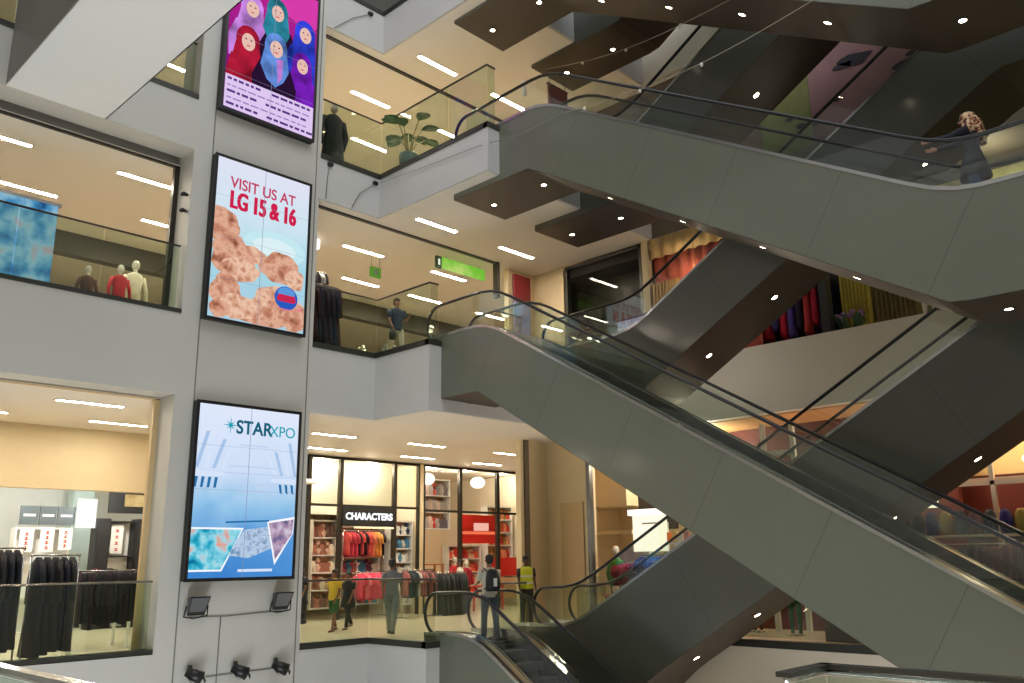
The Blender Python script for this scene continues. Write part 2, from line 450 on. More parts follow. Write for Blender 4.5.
escalator(XA, up(deckB, 4.4), up(botB, 4.4), 'topmost escalator above the woman, seen from below as a dark soffit with lights', L0+incB+[2.96, 1.4], 1, .4, 13.15, ry1=13.05)
deckA = [(0, .25), (2.0, .25), (12.15, 6.28), (14.4, 6.24)]
botA = [(0, -1.2), (2.35, -1.2), (12.42, 4.90), (14.4, 4.90)]
escalator(XA, deckA, botA, 'long grey escalator crossing the picture from the middle balcony down to the lower right', [13.6], 1, 0, 14.3, ry1=13.95)
escalator(XA, [(5.5, -4.0), (6.0, -4.0), (12.62, .22), (14.0, .18)], [(5.5, -5.4), (6.0, -5.4), (13.0, -1.3), (14.0, -1.3)], 'bottom escalator going down from the lowest balcony, where the man with the backpack steps on', [], 1, 5.5, 14.0, ry1=13.95)
deckC = [(0, 10.58), (3.2, 10.58), (10.5, 6.25), (13.6, 6.2)]
botC = [(0, 9.2), (3.0, 9.2), (10.45, 4.85), (13.6, 4.85)]
incC = [9.13, 7.58, 6.05, 4.5]
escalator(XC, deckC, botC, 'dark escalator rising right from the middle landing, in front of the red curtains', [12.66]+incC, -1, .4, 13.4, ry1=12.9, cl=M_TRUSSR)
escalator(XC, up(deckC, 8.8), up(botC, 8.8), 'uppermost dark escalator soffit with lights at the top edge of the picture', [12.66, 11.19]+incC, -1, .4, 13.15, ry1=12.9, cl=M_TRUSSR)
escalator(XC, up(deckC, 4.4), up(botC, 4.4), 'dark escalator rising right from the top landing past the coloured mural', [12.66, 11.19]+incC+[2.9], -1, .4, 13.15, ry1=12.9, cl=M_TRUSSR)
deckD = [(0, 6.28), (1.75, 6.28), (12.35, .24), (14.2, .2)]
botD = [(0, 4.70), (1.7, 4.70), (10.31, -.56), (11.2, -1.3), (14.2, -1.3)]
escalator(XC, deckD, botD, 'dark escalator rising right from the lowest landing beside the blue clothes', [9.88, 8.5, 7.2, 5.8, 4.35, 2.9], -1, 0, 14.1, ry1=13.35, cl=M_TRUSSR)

# ------------------------------------------------------------------ glass balustrades
def balustrade(pts, z, h, label, group=None, posts=True, rail=M_DARKT, panel=1.35):
    cx, cy = pts[0]
    root = empty('balustrade', (cx, cy, z), label, 'balustrade', group)
    inv = Matrix.Translation((-cx, -cy, -z))
    def P(name, b, m):
        o = b.build(name, m); o.parent = root; o.matrix_parent_inverse = inv.copy(); return o
    for (ax, ay), (bx, by) in zip(pts, pts[1:]):
        L = math.hypot(bx-ax, by-ay); n = max(1, round(L/panel)); ux, uy = (bx-ax)/L, (by-ay)/L; px, py = -uy*.006, ux*.006
        for i in range(n):
            a, b_ = L*i/n+.012, L*(i+1)/n-.012
            p = [(ax+ux*a-px, ay+uy*a-py), (ax+ux*b_-px, ay+uy*b_-py), (ax+ux*b_+px, ay+uy*b_+py), (ax+ux*a+px, ay+uy*a+py)]
            P('glass_panel', MB().prism(p, 2, z+.05, z+h-.03), M_GLASS)
    t = MB()
    for (ax, ay), (bx, by) in zip(pts, pts[1:]): t.tube([(ax, ay, z+h), (bx, by, z+h)], .022, 8)
    P('top_rail', t, rail)
    return root
yb = FY+.06
balustrade([(9.95, yb), (XE+.06, yb), (XE+.06, 13.6), (11.85, 13.6)], 0, 1.24, 'glass balustrade around the corner of the lowest balcony')
balustrade([(9.95, yb), (XE+.06, yb), (XE+.06, 13.6), (11.85, 13.6)], Z1, 1.34, 'glass balustrade around the corner of the middle balcony')
balustrade([(9.95, yb), (XE+.06, yb), (XE+.06, 11.8), (11.85, 11.8)], Z2, 1.45, 'glass balustrade around the corner of the top balcony')
balustrade([(-3, 15.6), (6.98, 15.6)], .13, 1.18, 'glass balustrade in front of the dark clothes rack, lower left opening', rail=M_STEEL)
balustrade([(-3, 15.6), (6.98, 15.6)], 6.22, 1.36, 'glass balustrade across the middle left opening, red shirt behind')
balustrade([(-3, 15.6), (6.98, 15.6)], 10.7, 1.3, 'glass balustrade across the uppermost left opening')
balustrade([(13.56, 13.6), (14.48, 13.6)], 0, 1.1, 'narrow glass balustrade between the escalators of the lowest landing', rail=M_STEELD)
balustrade([(16.18, 13.6), (XR-.03, 13.6)], 0, 1.0, 'glass balustrade at the beige wall of the lowest landing', rail=M_STEELD)
balustrade([(13.56, 13.6), (14.48, 13.6)], Z1, 1.1, 'narrow glass balustrade between the escalators of the middle landing', rail=M_STEELD)
balustrade([(16.18, 13.6), (XR-.03, 13.6)], Z1, 1.2, 'glass balustrade in front of the dark shop window of the middle landing', rail=M_STEELD)
balustrade([(13.56, 11.8), (14.48, 11.8)], Z2, 1.1, 'narrow glass balustrade between the escalators of the top landing', rail=M_STEELD)
balustrade([(16.3, 12.4), (16.3, 1.0)], 0, 1.0, 'long glass balustrade on the far right side of the lowest level', rail=M_STEEL)

# ------------------------------------------------------------------ ceiling strip lights
def strip_light(x, y, z, label, m=M_STRIP):
    root = empty('ceiling_light', (x, y, z), label, 'ceiling light')
    b = MB().box(-.62, .62, -.055, .055, -.018, -.002).build('diffuser', m, root)
    t = MB()
    t.box(-.65, .65, -.075, -.055, -.02, 0); t.box(-.65, .65, .055, .075, -.02, 0); t.box(-.65, -.62, -.075, .075, -.02, 0); t.box(.62, .65, -.075, .075, -.02, 0)
    t.build('frame', mat('lamp_frame', (235, 230, 215), .5), root)
    return root
ordn = ['first', 'second', 'third', 'fourth', 'fifth', 'sixth', 'seventh']
def row(xs, y, z, where, m=M_STRIP):
    for i, x in enumerate(xs): strip_light(x, y, z-.012, 'white strip light, %s from the left in %s' % (ordn[i], where), m)
row([12.8, 15.55], 14.75, 9.40, 'the front row of the middle balcony ceiling')
row([10.0, 12.6, 15.55], 17.4, 9.40, 'the second row of the middle balcony ceiling')
row([11.3, 14.1, 16.5, 19.3], 19.55, 9.40, 'the third row of the middle balcony ceiling')
row([1.1, 3.95, 6.83], 17.05, 9.40, 'the front row of the middle left opening', M_STRIP)
row([2.3, 5.15, 8.25], 19.2, 9.40, 'the rear row of the middle left opening')
row([12.85, 15.4], 14.83, 13.74, 'the front row of the top balcony ceiling')
row([9.8, 12.65, 15.5], 17.35, 13.74, 'the second row of the top balcony ceiling')
row([8.4, 11.3, 14.2], 19.5, 13.74, 'the third row of the top balcony ceiling')
row([12.2, 15.15, 18.35], 17.8, 4.63, 'the front row above the two lit shopfronts', M_STRIPW)
row([13.6, 16.8, 19.7], 20.15, 4.63, 'the rear row above the two lit shopfronts', M_STRIPW)
row([.4, 3.3, 6.18], 17.15, 4.63, 'the front row above the dark clothes racks', M_STRIPW)
row([1.9, 4.75, 7.6], 19.3, 4.63, 'the rear row above the dark clothes racks', M_STRIPW)
#@@MORE@@
# ------------------------------------------------------------------ video walls on the pier
def video_wall(z0, z1, label, pic):
    x0, x1, yf = 7.38, 9.60, FY-.16
    root = empty('video_wall', ((x0+x1)/2, FY, z0), label, 'screen')
    W_, H_ = x1-x0, z1-z0
    def P(name, b, m, par=None):
        o = b.build(name, m, par or root); return o
    b = MB(); b.box(-W_/2, W_/2, -.16, -.005, 0, H_)
    cas = P('casing', b, M_BLACK)
    b = MB(); t = .05
    b.box(-W_/2-.01, W_/2+.01, -.175, -.15, -.01, t); b.box(-W_/2-.01, W_/2+.01, -.175, -.15, H_-t, H_+.01)
    b.box(-W_/2-.01, -W_/2+t, -.175, -.15, t, H_-t); b.box(W_/2-t, W_/2+.01, -.175, -.15, t, H_-t)
    P('bezel', b, M_BLACK)
    disp = P('display', MB().box(-W_/2+t, W_/2-t, -.166, -.16, t, H_-t), pic['bg'])
    yy = -.168
    b = MB(); b.box(-.004, .004, yy-.012, yy-.008, t, H_-t)
    for k in range(1, 4): b.box(-W_/2+t, W_/2-t, yy-.012, yy-.010, H_*k/4-.002, H_*k/4+.002)
    P('panel_joints', b, emis('joint_grey', (140, 150, 180), .8), disp)
    pic['draw'](disp, W_, H_, yy)
    return root
def shape(par, name, pts, m, y):
    """thin picture element; pts in (x,z)"""
    return MB().prism(pts, 1, y, y+.001).build(name, m, par)
def ell(cx, cz, rx, rz, n=20, a0=0, a1=2*PI):
    return [(cx+rx*math.cos(a0+(a1-a0)*i/n), cz+rz*math.sin(a0+(a1-a0)*i/n)) for i in range(n if abs(a1-a0-2*PI) < 1e-6 else n+1)]
def blob(cx, cz, rx, rz, seed, n=26, amp=.13):
    rr = random.Random(seed); ph = [rr.uniform(0, 6.28) for _ in range(4)]
    P = []
    for i in range(n):
        t = 2*PI*i/n; k = 1+amp*(math.sin(3*t+ph[0])*.5+math.sin(5*t+ph[1])*.35+math.sin(8*t+ph[2])*.3)
        P.append((cx+rx*k*math.cos(t), cz+rz*k*math.sin(t)))
    return P
E_W = emis('screen_white', (250, 250, 255), 1.0)
def draw_expo(d, W_, H_, y):
    teal = emis('screen_teal', (20, 160, 180), 1.); dteal = emis('screen_dark_teal', (22, 95, 120), 1.)
    z = lambda f: H_*(1-f)      # f = fraction from the top
    pale = emis('screen_pale', (214, 228, 250), 1.); mid = emis('screen_mid', (168, 196, 232), 1.); deep = emis('screen_deep', (38, 110, 165), 1.)
    # perspective hall : pale pillars left and right
    for i in range(4):
        x = -1.08+.17*i
        shape(d, 'hall_pillar', [(x, z(.38)), (x+.07, z(.38)), (x+.26, z(.17+.02*i)), (x+.19, z(.17+.02*i))], pale if i % 2 else mid, y)
        x = 1.06-.15*i
        shape(d, 'hall_pillar', [(x, z(.40)), (x-.06, z(.40)), (x-.22, z(.2+.03*i)), (x-.15, z(.2+.03*i))], pale if i % 2 else mid, y)
    shape(d, 'floor_band', [(-1.1, z(.43)), (-.5, z(.42)), (-.5, z(.40)), (-1.1, z(.395))], pale, y-.001)
    shape(d, 'floor_band', [(1.1, z(.45)), (.5, z(.44)), (.5, z(.42)), (1.1, z(.415))], pale, y-.001)
    for i in range(4):
        shape(d, 'dark_window', [(-1.08+i*.13, z(.49)), (-1.03+i*.13, z(.49)), (-1.0+i*.13, z(.43)), (-1.06+i*.13, z(.43))], deep, y-.001)
        if i < 3: shape(d, 'dark_window', [(.70+i*.13, z(.50)), (.75+i*.13, z(.51)), (.73+i*.13, z(.455)), (.67+i*.13, z(.45))], deep, y-.001)
    shape(d, 'photo_inset', [(-1.08, z(.95)), (-.42, z(.95)), (-.02, z(.71)), (-1.08, z(.71))], E_W, y-.001)
    shape(d, 'photo_inset', [(-1.06, z(.94)), (-.44, z(.94)), (-.06, z(.72)), (-1.06, z(.72))], emis_noise('screen_teal_photo', [(10, 90, 140), (40, 170, 200), (150, 220, 235), (230, 150, 130)], 4), y-.002)
    shape(d, 'photo_inset', [(-.38, z(.86)), (.0, z(.72)), (.52, z(.70)), (.62, z(.82)), (.1, z(.88))], emis_noise('screen_grey_photo', [(90, 130, 170), (190, 210, 235), (120, 150, 190)], 9), y-.001)
    shape(d, 'photo_inset', [(.46, z(.67)), (1.06, z(.64)), (1.04, z(.74)), (.66, z(.92))], E_W, y-.002)
    shape(d, 'photo_inset', [(.50, z(.68)), (1.04, z(.655)), (1.02, z(.74)), (.67, z(.89))], emis_noise('screen_mauve_photo', [(70, 80, 130), (170, 140, 170), (220, 210, 230)], 6), y-.003)
    st = []
    for k in range(16):
        r = .17 if k % 4 == 0 else .12 if k % 2 == 0 else .035
        st.append((-.42+r*math.cos(PI*k/8), z(.125)+r*1.0*math.sin(PI*k/8)))
    shape(d, 'star_mark', st, teal, y-.001)
    text('STAR', 'headline', dteal, (.08, y-.003, z(.135)), .36, d, sx=.92, bold=.008)
    text('XPO', 'headline', teal, (.70, y-.003, z(.14)), .30, d, sx=.95)
    for i, (fz, w) in enumerate(((.235, .30), (.36, .5), (.40, .56), (.46, .5), (.50, .3))):
        shape(d, 'small_print', [(.1-w, z(fz)-.012), (.1+w, z(fz)-.012), (.1+w, z(fz)+.012), (.1-w, z(fz)+.012)], emis('screen_faint', (190, 208, 238), 1.), y-.001)
    shape(d, 'small_print', [(-.1, z(.955)), (.62, z(.955)), (.62, z(.94)), (-.1, z(.94))], pale, y-.003)
    shape(d, 'small_print', [(-.4, z(.685)), (.5, z(.672)), (.5, z(.662)), (-.4, z(.675))], deep, y-.003)
def draw_chicken(d, W_, H_, y):
    z = lambda f: H_*(1-f)
    a = emis_noise('fried_crust', [(140, 82, 62), (196, 134, 108), (226, 176, 150), (182, 120, 96)], 4.5)
    b_ = emis_noise('fried_crust_pale', [(160, 100, 76), (214, 160, 132), (238, 198, 172), (196, 136, 108)], 5)
    shape(d, 'plate', ell(.3, z(.49), .72, .34, 30), emis('plate_blue', (196, 232, 240), 1.), y)
    shape(d, 'plate', ell(.3, z(.49), .5, .2, 30), emis('plate_pale', (218, 240, 244), 1.), y-.0005)
    for i, (x, f, rx, rz, m) in enumerate([(-.88, .43, .32, .34, a), (-.2, .57, .28, .17, b_), (.45, .61, .42, .30, a), (.8, .66, .2, .2, b_), (-.62, .60, .42, .38, a), (-.45, .68, .38, .22, b_), (.45, .84, .56, .34, b_), (.1, .93, .5, .2, a), (.82, .9, .22, .3, a), (-.72, .82, .30, .30, a), (-.38, .90, .44, .22, b_), (-.82, .93, .2, .16, a)]):
        shape(d, 'chicken_piece', [(max(-1.06, min(1.06, px)), max(.055, pz)) for px, pz in blob(x, z(f), rx*1.12, rz*1.12, i+3)], m, y-.001-.0005*i)
    shape(d, 'round_logo', ell(.62, z(.785), .27, .25, 28), emis('logo_blue', (40, 90, 190), 1.), y-.007)
    shape(d, 'round_logo', ell(.62, z(.755), .2, .13, 20), emis('logo_sky', (90, 150, 220), 1.), y-.0075)
    shape(d, 'round_logo', [(.40, z(.80)), (.44, z(.765)), (.82, z(.765)), (.85, z(.80)), (.8, z(.81)), (.46, z(.81))], emis('logo_red', (200, 40, 80), 1.), y-.008)
    for i in range(9):
        x = .28+i*.082
        shape(d, 'small_print', [(x, z(.855-.0016*(i-4)**2)-.03), (x+.05, z(.855-.0016*(i-3)**2)-.03), (x+.05, z(.855)+.01+.005*(i-4)**2*.2), (x, z(.855)+.01)], emis('logo_pink', (240, 120, 150), 1.), y-.008)
    red = emis('screen_red', (205, 30, 75), 1.); red2 = emis('screen_red_thin', (196, 60, 100), 1.)
    text('VISIT US AT', 'headline', red2, (-.02, y-.004, z(.155)), .33, d, sx=.88, bold=.004)
    for q in range(3): text('LG 15 & 16', 'headline', red, (-.015+.015*q, y-.004-.0004*q, z(.265)), .52, d, sx=.62, bold=.009)
def draw_women(d, W_, H_, y):
    skin = emis('poster_skin', (232, 190, 176), 1.); dark = emis('poster_dark', (40, 18, 50), 1.)
    cols = {'lilac': (178, 120, 200), 'teal': (40, 120, 140), 'blue': (44, 60, 190), 'red': (150, 24, 48), 'sky': (90, 130, 200), 'violet': (110, 30, 170)}
    ems = {k: emis_noise('hijab_'+k, [tuple(int(c*.45) for c in v), v, tuple(min(255, int(c*1.25)) for c in v)], 2.2) for k, v in cols.items()}
    zb = .93
    K = lambda P: [(max(-1.05, min(1.05, a)), max(.06, min(H_-.06, b))) for a, b in P]
    def woman(x, zh, col, dy, s=1.3):
        m = ems[col]
        shape(d, 'shoulders', K([(x-.36*s, zh-1.0*s), (x+.36*s, zh-1.0*s), (x+.40*s, zh-.62*s), (x+.27*s, zh-.30*s), (x-.27*s, zh-.30*s), (x-.40*s, zh-.62*s)]), dark if col in ('teal', 'sky') else m, y-dy)
        shape(d, 'headscarf', K(ell(x, zh, .205*s, .26*s, 22)), m, y-dy-.0006)
        shape(d, 'headscarf', K([(x-.2*s, zh-.05*s), (x+.2*s, zh-.05*s), (x+.25*s, zh-.35*s), (x+.16*s, zh-.56*s), (x+.02*s, zh-.70*s), (x-.14*s, zh-.6*s), (x-.26*s, zh-.38*s)]), m, y-dy-.0007)
        shape(d, 'headscarf', K([(x+.02*s, zh-.2*s), (x+.14*s, zh-.16*s), (x+.13*s, zh-.5*s), (x+.06*s, zh-.62*s)]), ems['lilac'] if col == 'sky' else m, y-dy-.0009)
        shape(d, 'face', ell(x+.01, zh-.02*s, .115*s, .15*s, 18), skin, y-dy-.0012)
        for sx in (-1, 1):
            shape(d, 'eye', ell(x+.01+sx*.045*s, zh+.02*s, .02*s, .011*s, 8), dark, y-dy-.0016)
        shape(d, 'mouth', ell(x+.01, zh-.085*s, .035*s, .013*s, 8), emis('poster_lip', (200, 90, 100), 1.), y-dy-.0016)
    shape(d, 'pink_swirl', K(ell(.75, 3.2, .8, .5, 20)), emis('poster_pink', (214, 60, 170), 1.), y-.0005)
    woman(-.55, 2.56, 'lilac', .001); woman(.05, 2.74, 'teal', .0012); woman(.76, 2.52, 'blue', .0025)
    woman(-.60, 1.74, 'red', .005, 1.35); woman(.72, 1.72, 'violet', .005, 1.2); woman(.06, 1.86, 'sky', .0075, 1.35)
    shape(d, 'caption_panel', [(-W_/2+.06, .06), (W_/2-.06, .06), (W_/2-.06, .80), (-W_/2+.06, .80)], emis('poster_lilac_panel', (222, 200, 240), 1.), y-.010)
    ink = emis('poster_ink', (90, 50, 130), 1.); rr = random.Random(4)
    for r in range(5):
        zz = .69-.14*r; x = -1.0
        while x < .9:
            w_ = rr.uniform(.06, .2)
            if not (-.36 < x < -.12 and r % 2 == 0):
                shape(d, 'small_print', [(x, zz), (x+w_, zz), (x+w_, zz+(.055 if r % 2 == 0 else .03)), (x, zz+(.055 if r % 2 == 0 else .03))], ink if r % 2 == 0 else emis('poster_ink_pale', (150, 120, 185), 1.), y-.011)
            x += w_+.04
video_wall(1.30, 4.56, 'tall lit screen with a pale blue hall picture and star logo, lowest on the pier',
           {'bg': emis_grad('expo_sky', [(0, (60, 130, 205)), (.25, (96, 160, 220)), (.42, (150, 198, 234)), (.6, (205, 222, 246)), (1, (226, 234, 252))], 0, 3.34), 'draw': draw_expo})
video_wall(6.15, 9.57, 'lit screen advertising fried chicken, middle one on the pier',
           {'bg': emis_grad('sky_blue_screen', [(0, (170, 205, 225)), (.4, (165, 215, 230)), (.65, (205, 228, 240)), (1, (226, 226, 244))], 0, 3.5), 'draw': draw_chicken})
video_wall(10.58, 14.16, 'lit screen showing six women in headscarves, topmost on the pier',
           {'bg': emis_grad('magenta_screen', [(0, (90, 20, 110)), (.5, (150, 24, 130)), (1, (190, 40, 150))], 0, 3.5), 'draw': draw_women})

# ------------------------------------------------------------------ flood lamps and spot lamps on the pier
def flood(x, z, label):
    r = empty('flood_lamp', (x, FY-.02, z), label, 'lamp')
    b = MB(); b.add([(-.17, -.10, -.15), (.17, -.10, -.15), (.20, -.26, .18), (-.20, -.26, .18), (-.12, .0, -.10), (.12, .0, -.10), (.15, -.06, .16), (-.15, -.06, .16)],
                    [(0, 1, 2, 3), (4, 7, 6, 5), (0, 4, 5, 1), (3, 2, 6, 7), (0, 3, 7, 4), (1, 5, 6, 2)]); b.build('housing', M_BLACK, r, bevel=.012)
    MB().add([(-.14, -.118, -.11), (.14, -.118, -.11), (.165, -.262, .155), (-.165, -.262, .155)], [(0, 1, 2, 3)]).build('lamp_glass', mat('lamp_glass', (96, 98, 100), .12), r)
    b = MB(); b.tube([(-.2, -.14, .02), (-.22, -.1, -.16), (0, -.0, -.2), (.22, -.1, -.16), (.2, -.14, .02)], .016, 6); b.build('bracket', M_BLACK, r)
flood(7.66, .86, 'square black flood lamp under the left corner of the lowest screen')
flood(9.36, .88, 'square black flood lamp under the right corner of the lowest screen')
def spot(x, z, label):
    r = empty('spot_lamp', (x, FY-.02, z), label, 'lamp')
    b = MB(); b.tube([(-.10, -.10, .06), (.02, -.15, .0), (.15, -.20, -.06)], [.07, .10, .115], 12); b.build('lamp_head', M_BLACK, r)
    b = MB(); b.box(-.03, .03, -.06, 0, .02, .16); b.tube([(0, -.04, .1), (0, -.14, .06)], .018, 6); b.build('bracket', M_STEELD, r)
    b = MB(); b.quad((.14, -.27, -.02), (.22, -.22, -.10), (.24, -.14, -.17), (.16, -.19, -.05)); b.quad((-.14, -.14, .02), (-.04, -.14, -.1), (.02, -.18, -.16), (-.1, -.2, -.04)); b.build('barn_door', M_BLACK, r)
spot(7.66, -.28, 'leftmost of the three small black spot lamps low on the pier')
spot(8.53, -.29, 'middle one of the three small black spot lamps low on the pier')
spot(9.36, -.30, 'rightmost of the three small black spot lamps low on the pier')
def cable(pts, label, r=.010, m=None):
    o = MB().tube(pts, r, 6).build('cable', m or mat('grey_cable', (120, 118, 112), .6)); return tag(o, label, 'cable')
cable([(7.8, FY-.02, .68), (8.3, FY-.015, .665), (9.2, FY-.02, .70)], 'thin cable joining the two square flood lamps')
cable([(8.20, FY-.015, .67), (8.19, FY-.015, -.30), (8.19, FY-.015, -3)], 'thin vertical cable dropping from the flood lamp cable')
cable([(7.7, FY-.02, -.36), (8.5, FY-.015, -.34), (9.3, FY-.02, -.33)], 'thin cable joining the three small spot lamps')
cable([(11.40, FY-.03, 10.20), (10.98, FY-.03, 9.85), (10.76, FY-.03, 9.42)], 'wire slanting down the white fascia from its black clip, below the topmost glass')
cable([(10.12, FY-.03, 10.26), (10.08, FY-.03, 9.9), (10.06, FY-.03, 9.43)], 'short vertical wire on the white fascia beside the pier')
cable([(11.1, FY-.03, 14.6), (10.6, FY-.03, 14.25), (10.1, FY-.03, 13.75)], 'wire slanting down the uppermost fascia')
cable([(11.50, 15.3, 10.25), (11.52, 13.7, 10.12), (11.52, 12.0, 10.0), (11.84, 11.1, 10.05), (11.84, 9.9, 10.08)], 'thin wire running along the white fascia onto the grey escalator side', .007)
for x, z, wh in ((11.40, 10.22, 'right of the slanting wire'), (10.14, 10.28, 'beside the pier'), (11.12, 14.62, 'on the uppermost fascia')):
    tag(MB().box(x-.06, x+.06, FY-.07, FY, z-.035, z+.035).build('cable_clip', M_BLACK), 'small black clip holding a wire on the white fascia, %s' % wh, 'clip')
for zz, w_ in ((8.62, 'upper'), (8.28, 'lower')):
    tag(MB().tube([(6.99, FY+.12, zz), (6.9, FY+.1, zz), (6.86, FY+.06, zz-.04)], [.03, .045, .04], 8).build('sensor', M_BLACK), 'small black sensor on the jamb of the middle left opening, %s one' % w_, 'sensor')
# festoon wires with small lamps hanging across the void
def festoon(a, b, lamps, label):
    r = empty('festoon', a, label, 'hanging light string')
    A, B = Vector(a), Vector(b); n = 16
    P = [Vector((0, 0, 0)).lerp(B-A, i/n)-Vector((0, 0, .25*math.sin(PI*i/n))) for i in range(n+1)]
    MB().tube(P, .007, 5).build('wire', mat('festoon_wire', (150, 140, 120), .5), r)
    for t in lamps:
        i = t*n; p = P[int(i)].lerp(P[min(n, int(i)+1)], i-int(i))
        MB().ball((p.x, p.y, p.z-.03), (.03, .03, .04), 8, 6).build('lamp', mat('bulb', (220, 215, 200), .2), r)
festoon((14.8, 12.9, 13.62), (11.87, 5.9, 10.75), [.25, .5, .75], 'thin light string crossing in front of the topmost escalator, left one')
festoon((11.85, 9.9, 10.08), (11.87, 4.75, 10.02), [.1, .35, .6], 'thin light string crossing in front of the topmost escalator, right one')
tag(MB().tube([(12.85, 11.9, 12.05), (12.93, 11.95, 11.86), (12.98, 12.0, 11.75)], [.03, .055, .06], 10).build('spot_lamp', mat('white_lamp', (240, 235, 225), .3)), 'small white spot lamp hanging at the dark soffit of the topmost landing', 'lamp')

# ------------------------------------------------------------------ people
def limb(b, pts, rs, n=10): b.tube(pts, rs, n)
def skin_body(name, nodes, edges, m, parent):
    me = bpy.data.meshes.new(name); bm = bmesh.new(); lay = bm.verts.layers.skin.verify()
    vs = []
    for i, (p, r) in enumerate(nodes):
        v_ = bm.verts.new(p); r = r if isinstance(r, tuple) else (r, r); v_[lay].radius = r; v_[lay].use_root = (i == 0); vs.append(v_)
    for a, b in edges: bm.edges.new((vs[a], vs[b]))
    bm.to_mesh(me); bm.free()
    o = bpy.data.objects.new(name, me); COL.objects.link(o)
    s = o.modifiers.new('Skin', 'SKIN'); s.use_smooth_shade = True
    ss = o.modifiers.new('Sub', 'SUBSURF'); ss.levels = 1; ss.render_levels = 1
    dg = bpy.context.evaluated_depsgraph_get()
    me2 = bpy.data.meshes.new_from_object(o.evaluated_get(dg)); bpy.data.objects.remove(o)
    return me2
def person(label, loc, rz, H=1.7, skin=(150, 105, 80), hair=(24, 20, 18), top=(90, 95, 100), bottom=(60, 70, 90), legs=((.3, .1), (-.3, .25)),
           arms=((.2, .3), (-.25, .3)), shorts=False, dress=False, scarf=None, sleeves='short', vest=None, pack=False, bag=False, lean=0., shoe=(30, 28, 28), group=None):
    """faces local +Y. legs / arms : (swing, flex) for the left(-x) and right(+x) side"""
    root = empty('person', loc, label, 'person', group, rz); k = H/1.7
    msk = mat('skin_%d_%d_%d' % skin, skin, .5)
    S = lambda p: (p[0]*k, p[1]*k, p[2]*k)
    hipz, th, sh = .90, .42, .41
    def leg(s, sw, fl):
        h = Vector((s*.09, 0, hipz)); kn = h+th*Vector((s*.02, math.sin(sw), -math.cos(sw)))
        an = kn+sh*Vector((0, math.sin(sw-fl), -math.cos(sw-fl))); return h, kn, an
    LG = [leg(-1, *legs[0]), leg(1, *legs[1])]
    dz = .09-min(L[2].z for L in LG)
    LG = [[p+Vector((0, 0, dz)) for p in L] for L in LG]
    ly = lambda z_: lean*(z_-hipz)
    B = lambda x, y, z_: Vector((x, y+ly(z_), z_+dz))
    pel, spi, che, nek = B(0, 0, .94), B(0, .0, 1.10), B(0, -.005, 1.30), B(0, .0, 1.45)
    jaw, hed, crn = B(0, .03, 1.53), B(0, .015, 1.60), B(0, .0, 1.66)
    def arm(s, sw, fl):
        a = B(s*.175, -.01, 1.385); e = a+.27*Vector((s*.12, math.sin(sw), -math.cos(sw))).normalized()
        w_ = e+.24*Vector((-s*.05, math.sin(sw+fl), -math.cos(sw+fl))).normalized(); d = (w_-e).normalized(); return a, e, w_, d
    AR = [arm(-1, *arms[0]), arm(1, *arms[1])]
    nodes = [(pel, .115), (spi, .10), (che, .12), (nek, .052), (jaw, .062), (hed, .088), (crn, .068)]
    edges = [(0, 1), (1, 2), (2, 3), (3, 4), (4, 5), (5, 6)]
    for s, L in zip((-1, 1), LG):
        i = len(nodes); nodes += [(L[0], .085), (L[1], .055), (L[2], .038), (L[2]+Vector((0, .05, -.05)), .036), (L[2]+Vector((0, .15, -.062)), .026)]
        edges += [(0, i), (i, i+1), (i+1, i+2), (i+2, i+3), (i+3, i+4)]
    for s, A in zip((-1, 1), AR):
        a, e, w_, d = A; i = len(nodes)
        pa = w_+d*.05; nodes += [(a, .05), (e, .036), (w_, .025), (pa, .030)]; edges += [(2, i), (i, i+1), (i+1, i+2), (i+2, i+3)]
        side = Vector((0, 1, 0)) - d*d.y
        side = side.normalized() if side.length > .2 else Vector((0, 0, 1)); inn = Vector((-s, 0, 0))
        for f_, (o_, ln) in enumerate(((-.024, .062), (-.008, .074), (.008, .078), (.024, .070))):
            j = len(nodes); b0 = pa+d*.03+side*o_; m1 = b0+d*ln*.5+inn*.008; t1 = b0+d*ln+inn*.026
            nodes += [(b0, .009), (m1, .0085), (t1, .007)]; edges += [(i+3, j), (j, j+1), (j+1, j+2)]
        j = len(nodes); b0 = w_+d*.03+side*.028; t1 = b0+d*.045+side*.022+inn*.01; nodes += [(b0, .011), (t1, .009)]; edges += [(i+3, j), (j, j+1)]
    nodes = [(S(p), tuple(q*k for q in ((r, r) if not isinstance(r, tuple) else r))) for p, r in nodes]
    me = skin_body('body', nodes, edges, msk, root)
    bm = bmesh.new(); bm.from_mesh(me)
    # nose, ears on the same mesh
    f = MB(); hz = hed.z*k; hy = hed.y*k
    f.ball((0, hy+.098*k, hz-.012*k), (.013*k, .02*k, .024*k), 8, 5); f.ball((-.085*k, hy-.005, hz-.01*k), (.012*k, .022*k, .032*k), 8, 5); f.ball((.085*k, hy-.005, hz-.01*k), (.012*k, .022*k, .032*k), 8, 5)
    tmp = bpy.data.meshes.new('t'); tmp.from_pydata(f.v, [], f.f); bm.from_mesh(tmp); bm.to_mesh(me); bm.free(); bpy.data.meshes.remove(tmp)
    for p in me.polygons: p.use_smooth = True
    me.materials.clear(); me.materials.append(msk)
    bo = bpy.data.objects.new('body', me); COL.objects.link(bo); bo.parent = root
    e = MB()
    for s in (-1, 1): e.ball((s*.034*k, hy+.084*k, hz+.012*k), (.012*k, .008*k, .007*k), 8, 5)
    e.build('eyes', M_BLACK, root)
    MB().ball((0, hy+.088*k, hz-.052*k), (.024*k, .008*k, .007*k), 8, 5).build('mouth', mat('lips', (140, 80, 72), .5), root)
